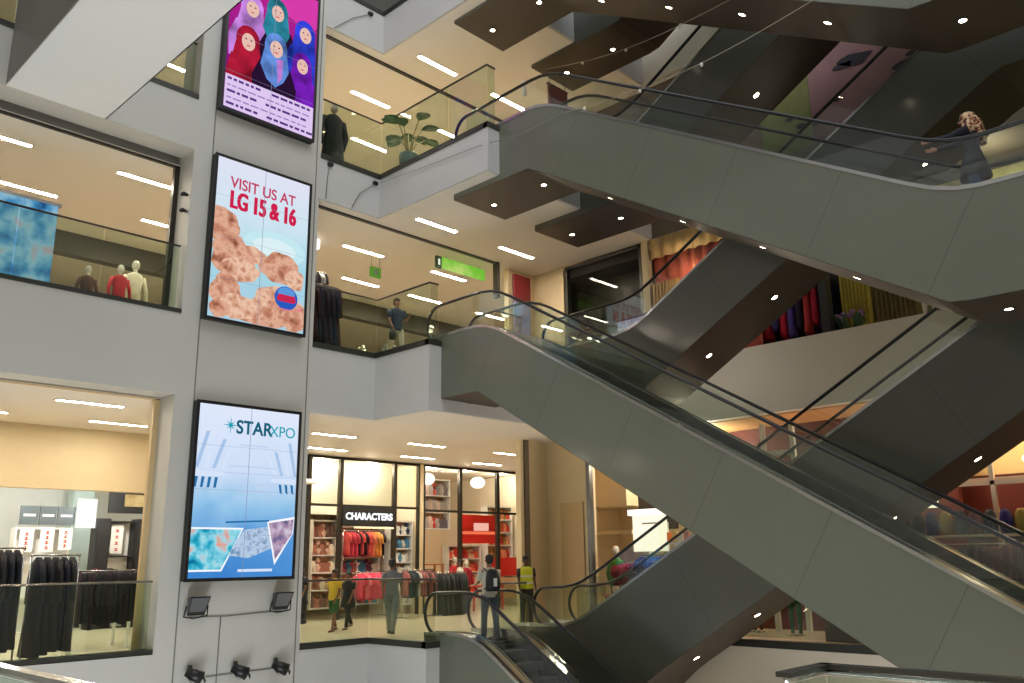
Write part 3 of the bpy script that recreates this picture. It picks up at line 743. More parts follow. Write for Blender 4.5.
    # hair
    if scarf is None:
        h = MB(); rings = []
        for j in range(1, 8):
            t = PI*j/8; zz = hz+.02*k-.105*k*math.cos(t); yo = -.02*k - (.02*k if zz < hz else 0); sc_ = 1 if zz > hz+.02*k else .86
            rings.append((0, hy+yo, zz, .099*k*math.sin(t)*sc_, (.108*k if zz > hz+.03*k else .085*k)*math.sin(t)))
        h.loft(rings, 14); h.build('hair', mat('hair_%d' % hair[0], hair, .6), root)
    else:
        h = MB(); h.loft([(0, hy-.03*k, hz-.24*k, .17*k, .12*k), (0, hy-.04*k, hz-.14*k, .135*k, .115*k), (0, hy-.04*k, hz-.05*k, .118*k, .11*k), (0, hy-.025*k, hz+.03*k, .118*k, .115*k), (0, hy-.02*k, hz+.09*k, .09*k, .095*k), (0, hy-.02*k, hz+.12*k, .04*k, .05*k)], 16)
        h.loft([(.05*k, hy-.17*k, hz-.42*k, .05*k, .05*k), (.03*k, hy-.16*k, hz-.25*k, .11*k, .07*k), (0, hy-.12*k, hz-.05*k, .10*k, .08*k), (0, hy-.08*k, hz+.06*k, .06*k, .05*k)], 12)
        ms = mat('scarf_pattern', scarf, .8, 0, .3, 26)
        rpn = ms.node_tree.nodes.new('ShaderNodeValToRGB'); el = rpn.color_ramp.elements
        el[0].position = .42; el[0].color = srgb(70, 40, 34); el[1].position = .5; el[1].color = srgb(206, 140, 96)
        e3 = el.new(.58); e3.color = srgb(240, 214, 180)
        nzz = [n for n in ms.node_tree.nodes if n.type == 'TEX_NOISE'][0]; ms.node_tree.links.new(nzz.outputs['Fac'], rpn.inputs[0])
        ms.node_tree.links.new(rpn.outputs[0], ms.node_tree.nodes['Principled BSDF'].inputs['Base Color'])
        h.build('headscarf', ms, root)
    # top
    mt = mat('cloth_%d_%d_%d' % top, top, .8, 0, .12, 20, .2)
    sp3 = lambda z_: (0, (ly(z_))*k, (z_+dz)*k)
    def tor(zz, rx, ry): c = sp3(zz); return (0, c[1], c[2], rx*k, ry*k)
    t = MB()
    if dress:
        t.loft([tor(.66, .25, .22), tor(.80, .225, .19), tor(.94, .195, .16), tor(1.10, .15, .115), tor(1.28, .175, .12), tor(1.38, .185, .105), tor(1.43, .12, .08), tor(1.455, .07, .065)], 16)
    else:
        t.loft([tor(.86, .165, .125), tor(.96, .163, .12), tor(1.10, .15, .112), tor(1.28, .178, .122), tor(1.38, .188, .105), tor(1.43, .12, .08), tor(1.455, .07, .065)], 16)
    for A in AR:
        a, e_, w_, d = A
        if sleeves == 'long': t.tube([S(a), S(e_), S(w_-d*.01)], [.068*k, .052*k, .038*k], 10)
        else: t.tube([S(a), S(a.lerp(e_, .75))], [.070*k, .060*k], 10)
    t.build('shirt' if not dress else 'dress', mt, root)
    # bottom
    mb_ = mat('cloth_%d_%d_%d' % bottom, bottom, .8, 0, .15, 20, .2)
    t = MB()
    t.loft([(0, 0, (.80+dz)*k, .16*k, .115*k), (0, 0, (.88+dz)*k, .168*k, .12*k), (0, 0, (.98+dz)*k, .15*k, .112*k)], 14)
    for L in LG:
        if shorts: t.tube([S(L[0]), S(L[0].lerp(L[1], .95))], [.098*k, .085*k], 12)
        else: t.tube([S(L[0]), S(L[0].lerp(L[1], .5)), S(L[1]), S(L[2]+Vector((0, 0, .0)))], [.098*k, .085*k, .068*k, .056*k], 12)
    t.build('shorts' if shorts else 'trousers', mb_, root)
    for L in LG:
        a = L[2]; t = MB()
        t.tube([S(a+Vector((0, -.05, -.045))), S(a+Vector((0, .03, -.045))), S(a+Vector((0, .12, -.055))), S(a+Vector((0, .185, -.062)))], [.036*k, .045*k, .042*k, .022*k], 10, flat=.85)
        t.build('shoe', mat('shoe_%d' % shoe[0], shoe, .5), root)
    if vest:
        t = MB(); t.loft([tor(.90, .180, .135), tor(1.10, .168, .128), tor(1.28, .192, .135), tor(1.385, .185, .115), tor(1.44, .10, .09)], 16)
        v_ = t.build('safety_vest', mat('vest_%d' % vest[0], vest, .6, 0, .1, 8), root)
        t = MB(); t.loft([tor(1.02, .178, .136), tor(1.07, .177, .135)], 16); t.loft([tor(1.18, .187, .138), tor(1.23, .190, .138)], 16)
        t.build('reflective_band', mat('reflective', (215, 222, 205), .3), v_)
    if pack:
        c = sp3(1.2); y0 = c[1]-.12*k
        b = MB(); b.loft([(0, y0-.06*k, (.98+dz)*k, .13*k, .07*k), (0, y0-.09*k, (1.05+dz)*k, .16*k, .11*k), (0, y0-.09*k, (1.25+dz)*k, .155*k, .10*k), (0, y0-.06*k, (1.38+dz)*k, .12*k, .07*k), (0, y0-.05*k, (1.42+dz)*k, .06*k, .04*k)], 14)
        p_ = b.build('backpack', mat('backpack_black', (26, 24, 26), .6), root)
        MB().box(-.02*k, .05*k, y0-.205*k, y0-.18*k, (1.08+dz)*k, (1.24+dz)*k).build('pocket_stripe', mat('pale_stripe', (215, 210, 200), .5), p_)
        b = MB()
        for s in (-1, 1): b.tube([(s*.11*k, y0, (1.38+dz)*k), (s*.12*k, c[1]+.02, (1.45+dz)*k), (s*.12*k, c[1]+.125*k, (1.3+dz)*k), (s*.13*k, c[1]+.02, (1.05+dz)*k), (s*.12*k, y0, (1.02+dz)*k)], .016*k, 6)
        b.build('strap', M_BLACK, p_)
    if bag:
        a, e_, w_, d = AR[1]; c = S(w_+d*.10)
        b = MB(); b.loft([(c[0]+.02, c[1], c[2]-.28*k, .09*k, .05*k), (c[0]+.02, c[1], c[2]-.14*k, .10*k, .055*k), (c[0]+.02, c[1], c[2]-.02*k, .07*k, .03*k)], 10); b.build('bag', M_BLACK, root)
    return root
away = -.15
person('man with a black backpack stepping onto the bottom escalator', (13.05, 13.3, -.02), math.radians(-25), 1.7, (140, 98, 74), top=(190, 182, 165), bottom=(72, 82, 92), legs=((.12, .0), (-.2, .05)), arms=((.5, .9), (.3, .8)), pack=True, sleeves='short', shoe=(40, 34, 30))
person('man in a grey shirt and grey trousers walking behind the glass on the lowest balcony', (12.76, 16.16, 0), math.radians(-50), 1.66, (120, 84, 64), top=(92, 98, 104), bottom=(96, 104, 112), legs=((.35, .1), (-.3, .2)), arms=((-.2, .3), (.25, .4)))
person('child in a yellow shirt and green shorts on the lowest balcony', (12.48, 18.0, 0), math.radians(110), 1.42, (120, 80, 60), top=(214, 176, 50), bottom=(36, 84, 40), legs=((.25, .1), (-.25, .2)), arms=((.2, .3), (-.2, .2)), shorts=True, shoe=(110, 50, 40))
person('person in a black dress walking just right of the child in yellow', (13.1, 18.3, 0), math.radians(110), 1.36, (130, 90, 70), top=(26, 26, 32), bottom=(36, 34, 38), legs=((.3, .1), (-.3, .3)), dress=True, shoe=(120, 90, 80))
person('person in dark clothes half hidden at the pier edge, lowest balcony', (12.7, 19.8, 0), math.radians(110), 1.5, (120, 84, 64), top=(34, 36, 44), bottom=(30, 34, 48), legs=((.3, .1), (-.35, .3)), dress=True)
person('guard in a yellow-green safety vest beside the beige wall', (16.15, 15.17, 0), math.radians(150), 1.66, (92, 64, 48), top=(44, 44, 48), bottom=(34, 36, 42), legs=((.05, .0), (-.05, .0)), arms=((.15, .5), (.1, .2)), vest=(196, 205, 40))
person('shopper in a white top seen in the doorway of the red shop', (19.3, 21.0, 0), math.radians(60), 1.6, (130, 92, 70), top=(226, 222, 214), bottom=(34, 34, 40), legs=((.1, 0), (-.1, .0)), arms=((.3, .9), (.2, .8)))
person('man in a dark blue shirt behind the corner of the middle balcony glass', (12.5, 15.85, Z1), math.radians(165), 1.66, (140, 100, 80), top=(44, 58, 80), bottom=(178, 170, 150), arms=((.3, 1.6), (.2, .5)), bag=True)
person('woman in a patterned headscarf and long dark top riding the escalator', (12.68, 3.1, 6.06), math.radians(8), 1.62, (190, 140, 112), top=(40, 41, 50), bottom=(70, 100, 150), legs=((.05, 0), (-.03, 0)), arms=((1.3, .35), (1.4, .2)), dress=True, sleeves='long', scarf=(206, 160, 118))

# ------------------------------------------------------------------ garments, mannequins, racks
def garment_mesh(kind='shirt'):
    """hanging garment, shoulders along X, top at z=0"""
    b = MB()
    if kind == 'shirt':
        b.loft([(0, 0, -.72, .22, .05), (0, 0, -.5, .21, .055), (0, 0, -.2, .2, .06), (0, 0, -.08, .2, .05), (0, 0, -.02, .1, .035), (0, 0, 0, .05, .03)], 10)
        for s in (-1, 1): b.tube([(s*.17, 0, -.07), (s*.24, 0, -.18), (s*.27, 0, -.34)], [.05, .055, .05], 8, flat=.6)
    elif kind == 'dress':
        b.loft([(0, 0, -1.25, .30, .08), (0, 0, -.9, .24, .07), (0, 0, -.5, .17, .06), (0, 0, -.2, .19, .06), (0, 0, -.08, .19, .05), (0, 0, 0, .06, .03)], 10)
        for s in (-1, 1): b.tube([(s*.16, 0, -.07), (s*.23, 0, -.3), (s*.25, 0, -.6)], [.05, .05, .045], 8, flat=.6)
    else:
        b.loft([(0, 0, -.95, .19, .05), (0, 0, -.4, .18, .05), (0, 0, 0, .15, .04)], 10)
    return b
GC = {}
def garment(kind, col, loc, rz, label, group, s=1.):
    key = (kind, col)
    if key not in GC:
        o = garment_mesh(kind).build('garment' if kind != 'trousers' else 'trousers', mat('fabric_%d_%d_%d' % col, col, .85, 0, .25, 9, .3)); GC[key] = o
        first = True
    else:
        o = GC[key].copy(); COL.objects.link(o)
    o.location = loc; o.rotation_euler = (0, 0, rz); o.scale = (s, s, s)
    return tag(o, label, 'garment', group)
def rack(x0, y0, x1, y1, z, h, label, cols, glabel, group, kinds=('shirt',), step=.13, gs=None):
    gs = gs or (1.3 if h > 1.7 and 'dress' in kinds else 1.)
    L = math.hypot(x1-x0, y1-y0); a = math.atan2(y1-y0, x1-x0)
    r = empty('clothes_rack', (x0, y0, z), label, 'clothes rack', None, a)
    MB().tube([(0, 0, h), (L, 0, h)], .016, 6).build('rail', M_STEEL, r)
    for x in (.02, L-.02):
        MB().tube([(x, 0, .02), (x, 0, h)], .016, 6).build('post', M_STEEL, r)
        MB().tube([(x, -.24, .03), (x, .24, .03)], .018, 6).build('foot', M_STEEL, r)
    n = int(L/step)-1; rr = random.Random(int(x0*100+y0))
    for i in range(n):
        t = (i+1)/(n+1); c = cols[rr.randrange(len(cols))] if len(cols) > 1 else cols[0]; kd = kinds[i % len(kinds)]
        garment(kd, c, (x0+(x1-x0)*t, y0+(y1-y0)*t, z+h-.03), a+PI/2+rr.uniform(-.15, .15), glabel, group, gs*rr.uniform(.92, 1.05))
    return r
DK = [(28, 28, 34), (36, 38, 46), (24, 26, 40), (44, 40, 40)]
rack(3.4, 16.35, 5.1, 16.35, 0, 1.9, 'long rack of dark jackets at the left edge, lowest opening', DK, 'dark jacket hanging on the long rack in the lowest left opening', 'dark jackets on the rack in the lowest left opening', ('dress',))
rack(5.2, 16.4, 6.02, 16.4, 0, 1.78, 'short rack of dark jackets, second from the left in the lowest opening', DK, 'dark jacket hanging on the short rack in the lowest left opening', 'dark jackets on the short rack', ('dress',))
rack(6.15, 17.0, 7.5, 17.0, 0, 1.5, 'low rack of black trousers near the right jamb of the lowest opening', [(20, 20, 24), (40, 22, 34), (30, 30, 36)], 'black trousers hanging on the low rack beside the right jamb', 'black trousers on the low rack', ('trousers',), .1)
def table(x0, x1, y0, y1, z, h, label, m):
    r = empty('display_table', ((x0+x1)/2, (y0+y1)/2, z), label, 'table'); w_, d_ = (x1-x0)/2, (y1-y0)/2
    MB().box(-w_, w_, -d_, d_, h-.04, h).build('tabletop', m, r, bevel=.005)
    for sx in (-1, 1):
        for sy in (-1, 1): MB().box(sx*(w_-.05)-.025, sx*(w_-.05)+.025, sy*(d_-.05)-.025, sy*(d_-.05)+.025, 0, h-.04).build('leg', m, r)
    return r
M_WHITE = mat('white_lacquer', (236, 236, 232), .35)
table(6.4, 7.8, 18.2, 19.0, 0, 1.25, 'white display table stacked with dark goods, lowest left opening', M_WHITE)
rr = random.Random(11)
for i in range(14):
    x = 6.5+.088*i; h = rr.uniform(.12, .3); c = rr.choice([(40, 32, 36), (90, 40, 50), (60, 60, 70), (150, 140, 130)])
    b = MB(); b.box(x-.038, x+.038, 18.4, 18.7, 1.25, 1.25+h)
    b.box(x-.03, x+.03, 18.42, 18.68, 1.25+h, 1.262+h)
    tag(b.build('folded_goods', mat('goods_%d' % c[0], c, .7)), 'small dark goods piled on the white table behind the low rack', 'goods', 'goods on the white table')
# shop fittings at the back of the lower left opening
b = MB(); b.box(-6, 9.9, 20.6, 20.9, 3.25, 4.63); struct('wall_back', b, M_BEIGE)
b = MB(); b.box(-6, 14, 27, 27.2, 0, 4.63); struct('wall_back', b, mat('shop_white_wall', (232, 238, 236), .6))
b = MB(); b.box(-6, 13.9, 20.9, 27, 3.75, 3.85); struct('ceiling', b, mat('shop_white_ceiling', (240, 238, 230), .6))
for i in range(6):
    for j in range(4):
        x, y = 5.2+1.1*i+.4*j, 21.6+1.25*j
        b = MB(); b.tube([(x, y, 3.742), (x, y, 3.75)], .075, 10); 
        r = empty('ceiling_light', (x, y, 3.75), 'round shop downlight in the white ceiling of the lower left shop', 'ceiling light', 'shop downlights lower left')
        bb = MB(); bb.tube([(0, 0, -.012), (0, 0, -.002)], .085, 12); bb.build('lens', emis('shop_downlight', (255, 246, 228), 22.), r)
        bb = MB(); bb.tube([(0, 0, -.008), (0, 0, 0)], .11, 12); bb.build('rim', M_WHITE, r)
def shelf_unit(x0, x1, y, z0, z1, label, m, back, rows=4, goods=None):
    r = empty('shelf_unit', ((x0+x1)/2, y, z0), label, 'shelves'); w_ = (x1-x0)/2; H = z1-z0
    MB().box(-w_, w_, .30, .34, 0, H).build('back_panel', back, r)
    for s in (-1, 1): MB().box(s*w_-.03*(s > 0), s*w_+.03*(s < 0), -.05, .30, 0, H).build('side_panel', m, r)
    for k in range(rows+1):
        zz = (H-.04)*k/rows
        MB().box(-w_+.03, w_-.03, -.04, .30, zz, zz+.035).build('shelf', m, r)
    return r
M_BLK = mat('black_panel', (26, 28, 30), .5)
shelf_unit(7.25, 8.55, 24.2, .0, 2.55, 'white wall shelves with red lettering boards, left of the black column', M_WHITE, M_WHITE, 3)
shelf_unit(9.45, 10.15, 24.0, .0, 2.75, 'white shelves framed in black, right rear of the lower left shop', M_BLK, M_WHITE, 3)
for x0, x1, lab in ((9.1, 9.45, 'left'), (10.15, 10.75, 'right')):
    b = MB(); b.box(x0, x1, 23.9, 24.3, 0, 2.8); b.box(x0+.02, x1-.02, 23.88, 23.9, .1, 2.7)
    tag(b.build('black_column', M_BLK), 'black display column %s of the white shelves, lower left shop' % lab, 'column')
red = mat('sign_red', (205, 60, 60), .5)
for i, (x, z0, z1) in enumerate(((7.5, 2.0, 2.45), (7.98, 2.0, 2.5), (8.42, 2.05, 2.5), (9.72, 1.95, 2.6))):
    r = empty('poster', (x, 24.1, z0), 'white poster with a column of red characters, %s on the rear shelves' % ordn[i], 'poster')
    MB().box(-.16, .16, 0, .02, -.05, z1-z0+.05).build('board', M_WHITE, r)
    b = MB()
    for j in range(4):
        zz = (z1-z0)*(j+.1)/4; b.box(-.05, .05, -.006, 0, zz, zz+.02); b.box(-.015, .015, -.006, 0, zz, zz+.08); b.box(-.05, .05, -.006, 0, zz+.05, zz+.065)
    b.build('lettering', red, r)
for i, (x0, x1) in enumerate(((7.3, 7.72), (7.75, 8.15), (8.18, 8.6))):
    r = empty('wall_sign', ((x0+x1)/2, 24.1, 2.62), 'dark grey brand board, %s from the left above the white shelves' % ordn[i], 'sign')
    MB().box(-(x1-x0)/2, (x1-x0)/2, 0, .06, 0, .46).build('board', mat('board_grey', (70, 80, 84), .5), r)
    MB().box(-.14, .14, -.008, 0, .2, .26).build('lettering', mat('pale_letter', (190, 196, 196), .5), r)
r = empty('wall_sign', (10.0, 24.0, 2.95), 'dark and orange picture board above the black framed shelves', 'sign')
MB().box(-.6, .6, 0, .08, 0, .55).build('board', M_BLK, r)
MB().box(-.2, .5, -.01, 0, .18, .5).build('picture', emis_noise('amber_picture', [(190, 150, 90), (240, 215, 150)], 3), r)
b = MB(); b.box(8.62, 9.095, 24.0, 24.1, 2.55, 3.3); tag(b.build('lightbox', emis('lightbox_white', (250, 250, 245), 1.1)), 'plain white lightbox between the grey boards and the black column', 'lightbox')
b = MB(); b.box(9.2, 9.75, 26, 26.5, 0, 3.75); struct('wall_back', b, mat('pale_column', (200, 222, 222), .5))

# two lit shopfronts facing the void, lowest level
def shopfront(xs, z1, zt, label, y=21.5):
    r = empty('shopfront', ((xs[0]+xs[-1])/2, y, 0), label, 'shopfront'); c = (xs[0]+xs[-1])/2
    for x in xs: MB().box(x-c-.06, x-c+.06, -.06, .06, 0, z1).build('mullion', M_DARKT, r)
    b = MB(); b.box(xs[0]-c, xs[-1]-c, -.05, .05, z1-.07, z1+.0); b.build('head', M_DARKT, r)
    b = MB(); b.box(xs[0]-c, xs[-1]-c, -.035, .035, zt-.035, zt+.035); b.build('transom', M_DARKT, r)
    for a, bb in zip(xs, xs[1:]):
        MB().box(a-c+.06, bb-c-.06, -.006, .006, zt+.035, z1-.07).build('glass_panel', M_SHOPG, r)
    return r
shopfront([13.92, 15.0, 17.0, 17.98], 4.60, 3.2, 'dark framed shopfront with the black sign, left one on the lowest level')
shopfront([18.15, 19.75, 21.5, 23.2], 4.60, 3.15, 'dark framed shopfront with red signs, right one on the lowest level')
b = MB(); b.box(17.98, 18.12, 21.42, 21.7, 0, 4.63); struct('trim_12', b, M_BEIGE)
r = empty('shop_sign', (16.0, 21.4, 2.62), 'black sign with white capital letters above the left shop', 'sign')
MB().box(-.96, .96, 0, .1, 0, .56).build('board', M_BLK, r)
text('CHARACTERS', 'lettering', emis('sign_white', (245, 248, 250), 1.3), (0, -.012, .27), .27, r, sx=1.02, bold=.012)
MB().box(-.55, .90, -.03, .0, -.07, -.02).build('light_trough', emis('warm_trough', (255, 225, 170), 1.6), r)
# partition behind the upper glass : pale lit bulkheads
b = MB(); b.box(13.95, 17.95, 22.6, 22.7, 3.0, 4.6); struct('wall_back', b, mat('pale_bulkhead', (236, 238, 222), .6))
b = MB(); b.box(13.9, 26, 26.5, 26.7, 0, 4.63); struct('wall_back', b, mat('shop_rear_wall', (226, 206, 176), .6))
b = MB(); b.box(13.9, 13.98, 21.6, 26.5, 0, 4.63); b.box(18.0, 18.1, 21.7, 26.5, 0, 4.63); b.box(23.3, 23.4, 21.5, 26.5, 0, 4.63); struct('wall_back', b, mat('shop_side_wall', (230, 220, 200), .6))
b = MB(); b.box(13.9, 26, 21.5, 26.6, 4.60, 4.63); struct('ceiling', b, M_CEIL)
# shelves of pink and red goods inside the left shop
pinks = [(214, 96, 110), (196, 60, 80), (232, 140, 110), (150, 50, 70), (236, 190, 170), (120, 60, 90), (70, 130, 160), (240, 220, 205)]
def goods_wall(x0, x1, y, z0, rows, cols_, dz, label, glabel, group, pal, m=M_WHITE):
    shelf_unit(x0, x1, y, z0, z0+rows*dz, label, m, mat('warm_backing', (224, 168, 130), .6), rows)
    rr = random.Random(int(x0*31)); n = cols_
    kinds = []
    for q, col in enumerate(pal):
        b = MB(); 
        if q % 3 == 0: b.loft([(0, 0, 0, .10, .07), (0, 0, .12, .12, .08), (0, 0, .24, .07, .05), (0, 0, .27, .03, .02)], 8)
        elif q % 3 == 1: b.box(-.1, .1, -.06, .06, 0, .22); b.box(-.03, .03, -.01, .01, .22, .27)
        else: b.loft([(0, 0, 0, .08, .06), (0, 0, .1, .11, .08), (0, 0, .17, .06, .05)], 8); b.ball((0, 0, .24), .06, 8, 5)
        o = b.build('shop_goods', mat('goodsm_%d_%d_%d' % col, col, .7, 0, .2, 10)); kinds.append(o)
    used = set()
    for rw in range(rows):
        for c in range(n):
            k = rr.randrange(len(pal)); x = x0+.14+(x1-x0-.28)*c/(n-1)
            if k in used: o = kinds[k].copy(); COL.objects.link(o)
            else: o = kinds[k]; used.add(k)
            o.location = (x, y+.1, z0+(rows*dz-.04)*rw/rows+.035); s = rr.uniform(.95, 1.35)*dz/.45; o.scale = (s, 1, s)
            tag(o, glabel, 'goods', group)
    for k, o in enumerate(kinds):
        if k not in used: bpy.data.objects.remove(o)
goods_wall(15.4, 17.0, 22.2, .35, 5, 11, .46, 'shelves of pink and red goods under the black sign', 'pink or red article on the shelves under the black sign', 'articles on the shelves under the black sign', pinks)
goods_wall(14.4, 15.3, 22.0, .3, 5, 5, .5, 'pale shelves at the left edge of the left shop', 'pale article on the leftmost shelves of the left shop', 'articles on the leftmost shelves', [(232, 214, 190), (170, 110, 90), (220, 180, 160), (120, 90, 80)])
goods_wall(17.08, 17.92, 21.75, .3, 6, 5, .42, 'shelves of blue and pale goods at the right of the left shop', 'blue or pale article on the shelves right of the black sign', 'articles on the shelves right of the black sign', [(70, 130, 165), (225, 225, 220), (50, 70, 100), (200, 190, 180)])
def mannequin(loc, rz, top, label, h=1.7, bottom=(60, 50, 50)):
    r = empty('mannequin', loc, label, 'mannequin', None, rz); k = h/1.7
    M_M = mat('mannequin_white', (232, 226, 214), .4)
    b = MB(); b.tube([(-.09*k, 0, .05), (-.09*k, 0, .5*k), (-.08*k, 0, .88*k)], [.045*k, .06*k, .085*k], 8); b.tube([(.09*k, .03, .05), (.09*k, .02, .5*k), (.08*k, 0, .88*k)], [.045*k, .06*k, .085*k], 8); b.build('trousers', mat('fabric_%d_%d_%d' % bottom, bottom, .85, 0, .25, 9, .3), r)
    b = MB(); b.ball((0, 0, 1.6*k), (.08*k, .09*k, .11*k)); b.tube([(0, 0, 1.4*k), (0, 0, 1.53*k)], .045*k, 8); b.build('head', M_M, r)
    b = MB(); b.loft([(0, 0, .78*k, .17*k, .12*k), (0, 0, 1.05*k, .14*k, .11*k), (0, 0, 1.3*k, .18*k, .12*k), (0, 0, 1.40*k, .15*k, .09*k), (0, 0, 1.44*k, .06*k, .06*k)], 12)
    for s in (-1, 1): b.tube([(s*.17*k, 0, 1.36*k), (s*.24*k, .0, 1.1*k), (s*.25*k, .06*k, .85*k)], [.05*k, .045*k, .035*k], 8)
    b.build('shirt', mat('fabric_%d_%d_%d' % top, top, .85, 0, .25, 9, .3), r)
    b = MB(); b.tube([(0, 0, 0), (0, 0, .02)], .18*k, 14); b.build('base', M_STEEL, r)
    return r
rack(16.3, 20.2, 17.5, 20.2, 0, 1.35, 'rack of mixed pale and dark clothes right of the grey shirted man', [(190, 180, 170), (70, 60, 66), (40, 60, 66), (150, 90, 90)], 'hanging garment on the rack of mixed clothes right of the grey shirted man', 'garments on the mixed rack', ('shirt', 'shirt'), .1)
rack(17.7, 20.3, 18.9, 20.3, 0, 1.25, 'rack of dark green clothes in front of the two shopfronts', [(44, 56, 52), (58, 66, 62), (38, 40, 44)], 'dark green garment on the rack between the two shopfronts', 'garments on the dark green rack', ('dress',), .1)
rack(15.45, 21.95, 17.0, 21.95, 0, 2.5, 'high rail of pink, orange and black clothes under the black sign', [(226, 90, 90), (236, 130, 100), (40, 20, 40), (240, 170, 90), (200, 60, 80)], 'bright garment on the high rail under the black sign', 'garments on the high rail', ('shirt',), .12)
rack(15.5, 21.3, 16.8, 21.3, 0, 1.3, 'low rack of pink clothes in the entrance of the left shop', [(226, 80, 110), (206, 50, 80), (236, 130, 140)], 'pink garment on the low rack in the left shop entrance', 'garments on the pink rack', ('shirt',), .1)
# red shop
b = MB(); b.box(-.85, .85, 0, .06, 0, .95)
r = empty('shop_sign', (21.1, 22.0, 2.15), 'large red banner with a pale centre panel in the right shop', 'sign'); b.build('board', mat('banner_red', (214, 36, 24), .5), r)
MB().box(-.25, .45, -.012, 0, .42, .68).build('panel', emis('banner_panel', (255, 190, 170), .9), r)
MB().box(-.8, .75, -.012, 0, .30, .40).build('stripe', emis('banner_stripe', (250, 120, 80), .9), r)
b = MB(); b.box(-.75, .65, 0, .06, 0, .62)
r = empty('shop_sign', (22.5, 22.2, 1.05), 'lower red board with a beige poster below it, right shop', 'sign'); b.build('board', mat('banner_red', (214, 36, 24), .5), r)
MB().box(-.7, .6, -.01, .02, -.75, -.06).build('poster', mat('poster_beige', (206, 170, 130), .6), r)
for i, (x, c) in enumerate(((18.7, 'left'), (21.0, 'right'))):
    tag(MB().ball((x, 21.95, 4.2), (.26, .26, .2), 14, 8).build('globe_lamp', emis('globe_white', (255, 250, 240), 3.)), 'bright white globe lamp, %s one behind the upper glass of the red shop' % c, 'lamp')
goods_wall(18.35, 19.9, 22.2, 2.6, 3, 9, .55, 'high shelves of small figures at the left of the red shop', 'small figure on the high shelves of the red shop', 'figures on the high shelves of the red shop', [(190, 180, 180), (120, 110, 120), (210, 70, 60), (236, 200, 190)])
goods_wall(20.2, 21.7, 22.6, .3, 4, 9, .45, 'low shelves of red goods under the red banner', 'red article on the shelves under the red banner', 'articles under the red banner', [(206, 60, 40), (236, 110, 70), (240, 200, 170), (160, 30, 30)])
goods_wall(21.85, 23.1, 22.4, .3, 7, 8, .45, 'tall shelves of red and gold goods at the right of the red shop', 'red or gold article on the rightmost shelves of the red shop', 'articles on the rightmost shelves', [(206, 60, 40), (150, 120, 50), (240, 200, 170), (230, 150, 110)])
table(18.3, 19.2, 21.6, 22.1, 0, 1.5, 'tall wooden counter at the left of the red shop entrance', mat('counter_wood', (170, 104, 52), .5))
mannequin((20.0, 22.0, 0), 3.1, (206, 50, 60), 'mannequin in a red top, left one in the red shop', 1.7)
mannequin((20.6, 22.1, 0), 3.1, (160, 30, 50), 'mannequin in a dark red top, right one in the red shop', 1.6)
table(19.8, 21.2, 20.9, 21.4, 0, .8, 'low red table in front of the red shop', mat('red_lacquer', (190, 50, 40), .4))

# ------------------------------------------------------------------ middle level, behind the pier and in the left opening
for z0, zc, y in ((Z1, 9.40, 21.2), (Z2, 13.74, 22.5)):
    b = MB(); b.box(-6, 25, y, y+.3, zc-.55, zc-.01); struct('trim_13', b, mat('fascia_grey', (70, 66, 54), .5))
b = MB(); b.box(-6, 25, 30, 30.2, Z1, 9.4); struct('wall_back', b, M_BEIGE)
rack(10.1, 16.4, 11.2, 16.4, Z1, 1.75, 'rack of dark and red clothes at the pier edge, middle balcony', [(24, 30, 60), (110, 26, 40), (40, 30, 50), (70, 30, 40)], 'dark or red garment on the rack at the pier edge of the middle balcony', 'garments on the middle balcony rack', ('dress',), .11)
rack(10.4, 17.2, 11.4, 17.2, Z1, 2.35, 'tall rack of white and dark clothes behind the red ones, middle balcony', [(228, 226, 230), (90, 80, 88), (50, 44, 50)], 'white or dark garment on the tall rack of the middle balcony', 'garments on the tall middle balcony rack', ('shirt',), .12)
tag(MB().box(10.55, 11.35, 17.5, 17.9, 9.15, 9.386).build('lightbox', emis('lightbox_bright', (255, 250, 245), 2.)), 'bright white lightbox above the clothes rack of the middle balcony', 'lightbox')
def hanging_sign(loc, w_, h, m1, label, m2=None):
    r = empty('hanging_sign', loc, label, 'sign')
    MB().box(-w_/2, w_/2, -.03, .03, -h, 0).build('board', m1, r)
    b = MB()
    for s in (-1, 1): b.tube([(s*w_*.4, 0, 0), (s*w_*.4, 0, .3)], .006, 5)
    b.build('wire', M_STEELD, r); return r
r = hanging_sign((15.0, 16.2, 9.30), 1.55, .30, emis_noise('green_sign', [(92, 176, 40), (120, 190, 60), (210, 222, 130)], .9, 1.), 'long green hanging sign under the middle balcony ceiling')
MB().box(-.98, -.80, -.035, .035, -.32, .0).build('symbol_panel', mat('dark_green', (40, 70, 36), .5), r)
MB().box(-.92, -.86, -.042, -.035, -.24, -.08).build('symbol', emis('symbol_white', (230, 240, 220), 1.), r)
r = hanging_sign((11.95, 16.0, 8.42), .3, .24, emis('exit_green', (96, 150, 50), .8), 'small green hanging sign left of the middle balcony corner')
MB().box(-.06, .06, -.04, -.03, -.18, -.06).build('symbol', mat('dark_green', (40, 70, 36), .5), r)
r = empty('banner_stand', (16.6, 15.55, Z1), 'dark red topped blue banner stand by the middle balcony wall', 'banner')
MB().box(-.32, .32, 0, .05, 0, 2.3).build('panel', mat('banner_blue', (120, 140, 190), .4), r)
MB().box(-.32, .32, -.01, .06, 2.3, 3.1).build('header', mat('banner_maroon', (110, 22, 30), .5), r)
r = empty('waste_bin', (13.2, 17.0, Z1), 'dark bin behind the glass of the middle balcony corner', 'bin')
MB().loft([(0, 0, 0, .18, .18), (0, 0, .75, .2, .2)], 16).build('body', mat('bin_dark', (60, 64, 58), .5), r); MB().loft([(0, 0, .75, .21, .21), (0, 0, .82, .15, .15)], 16).build('lid', M_STEELD, r)
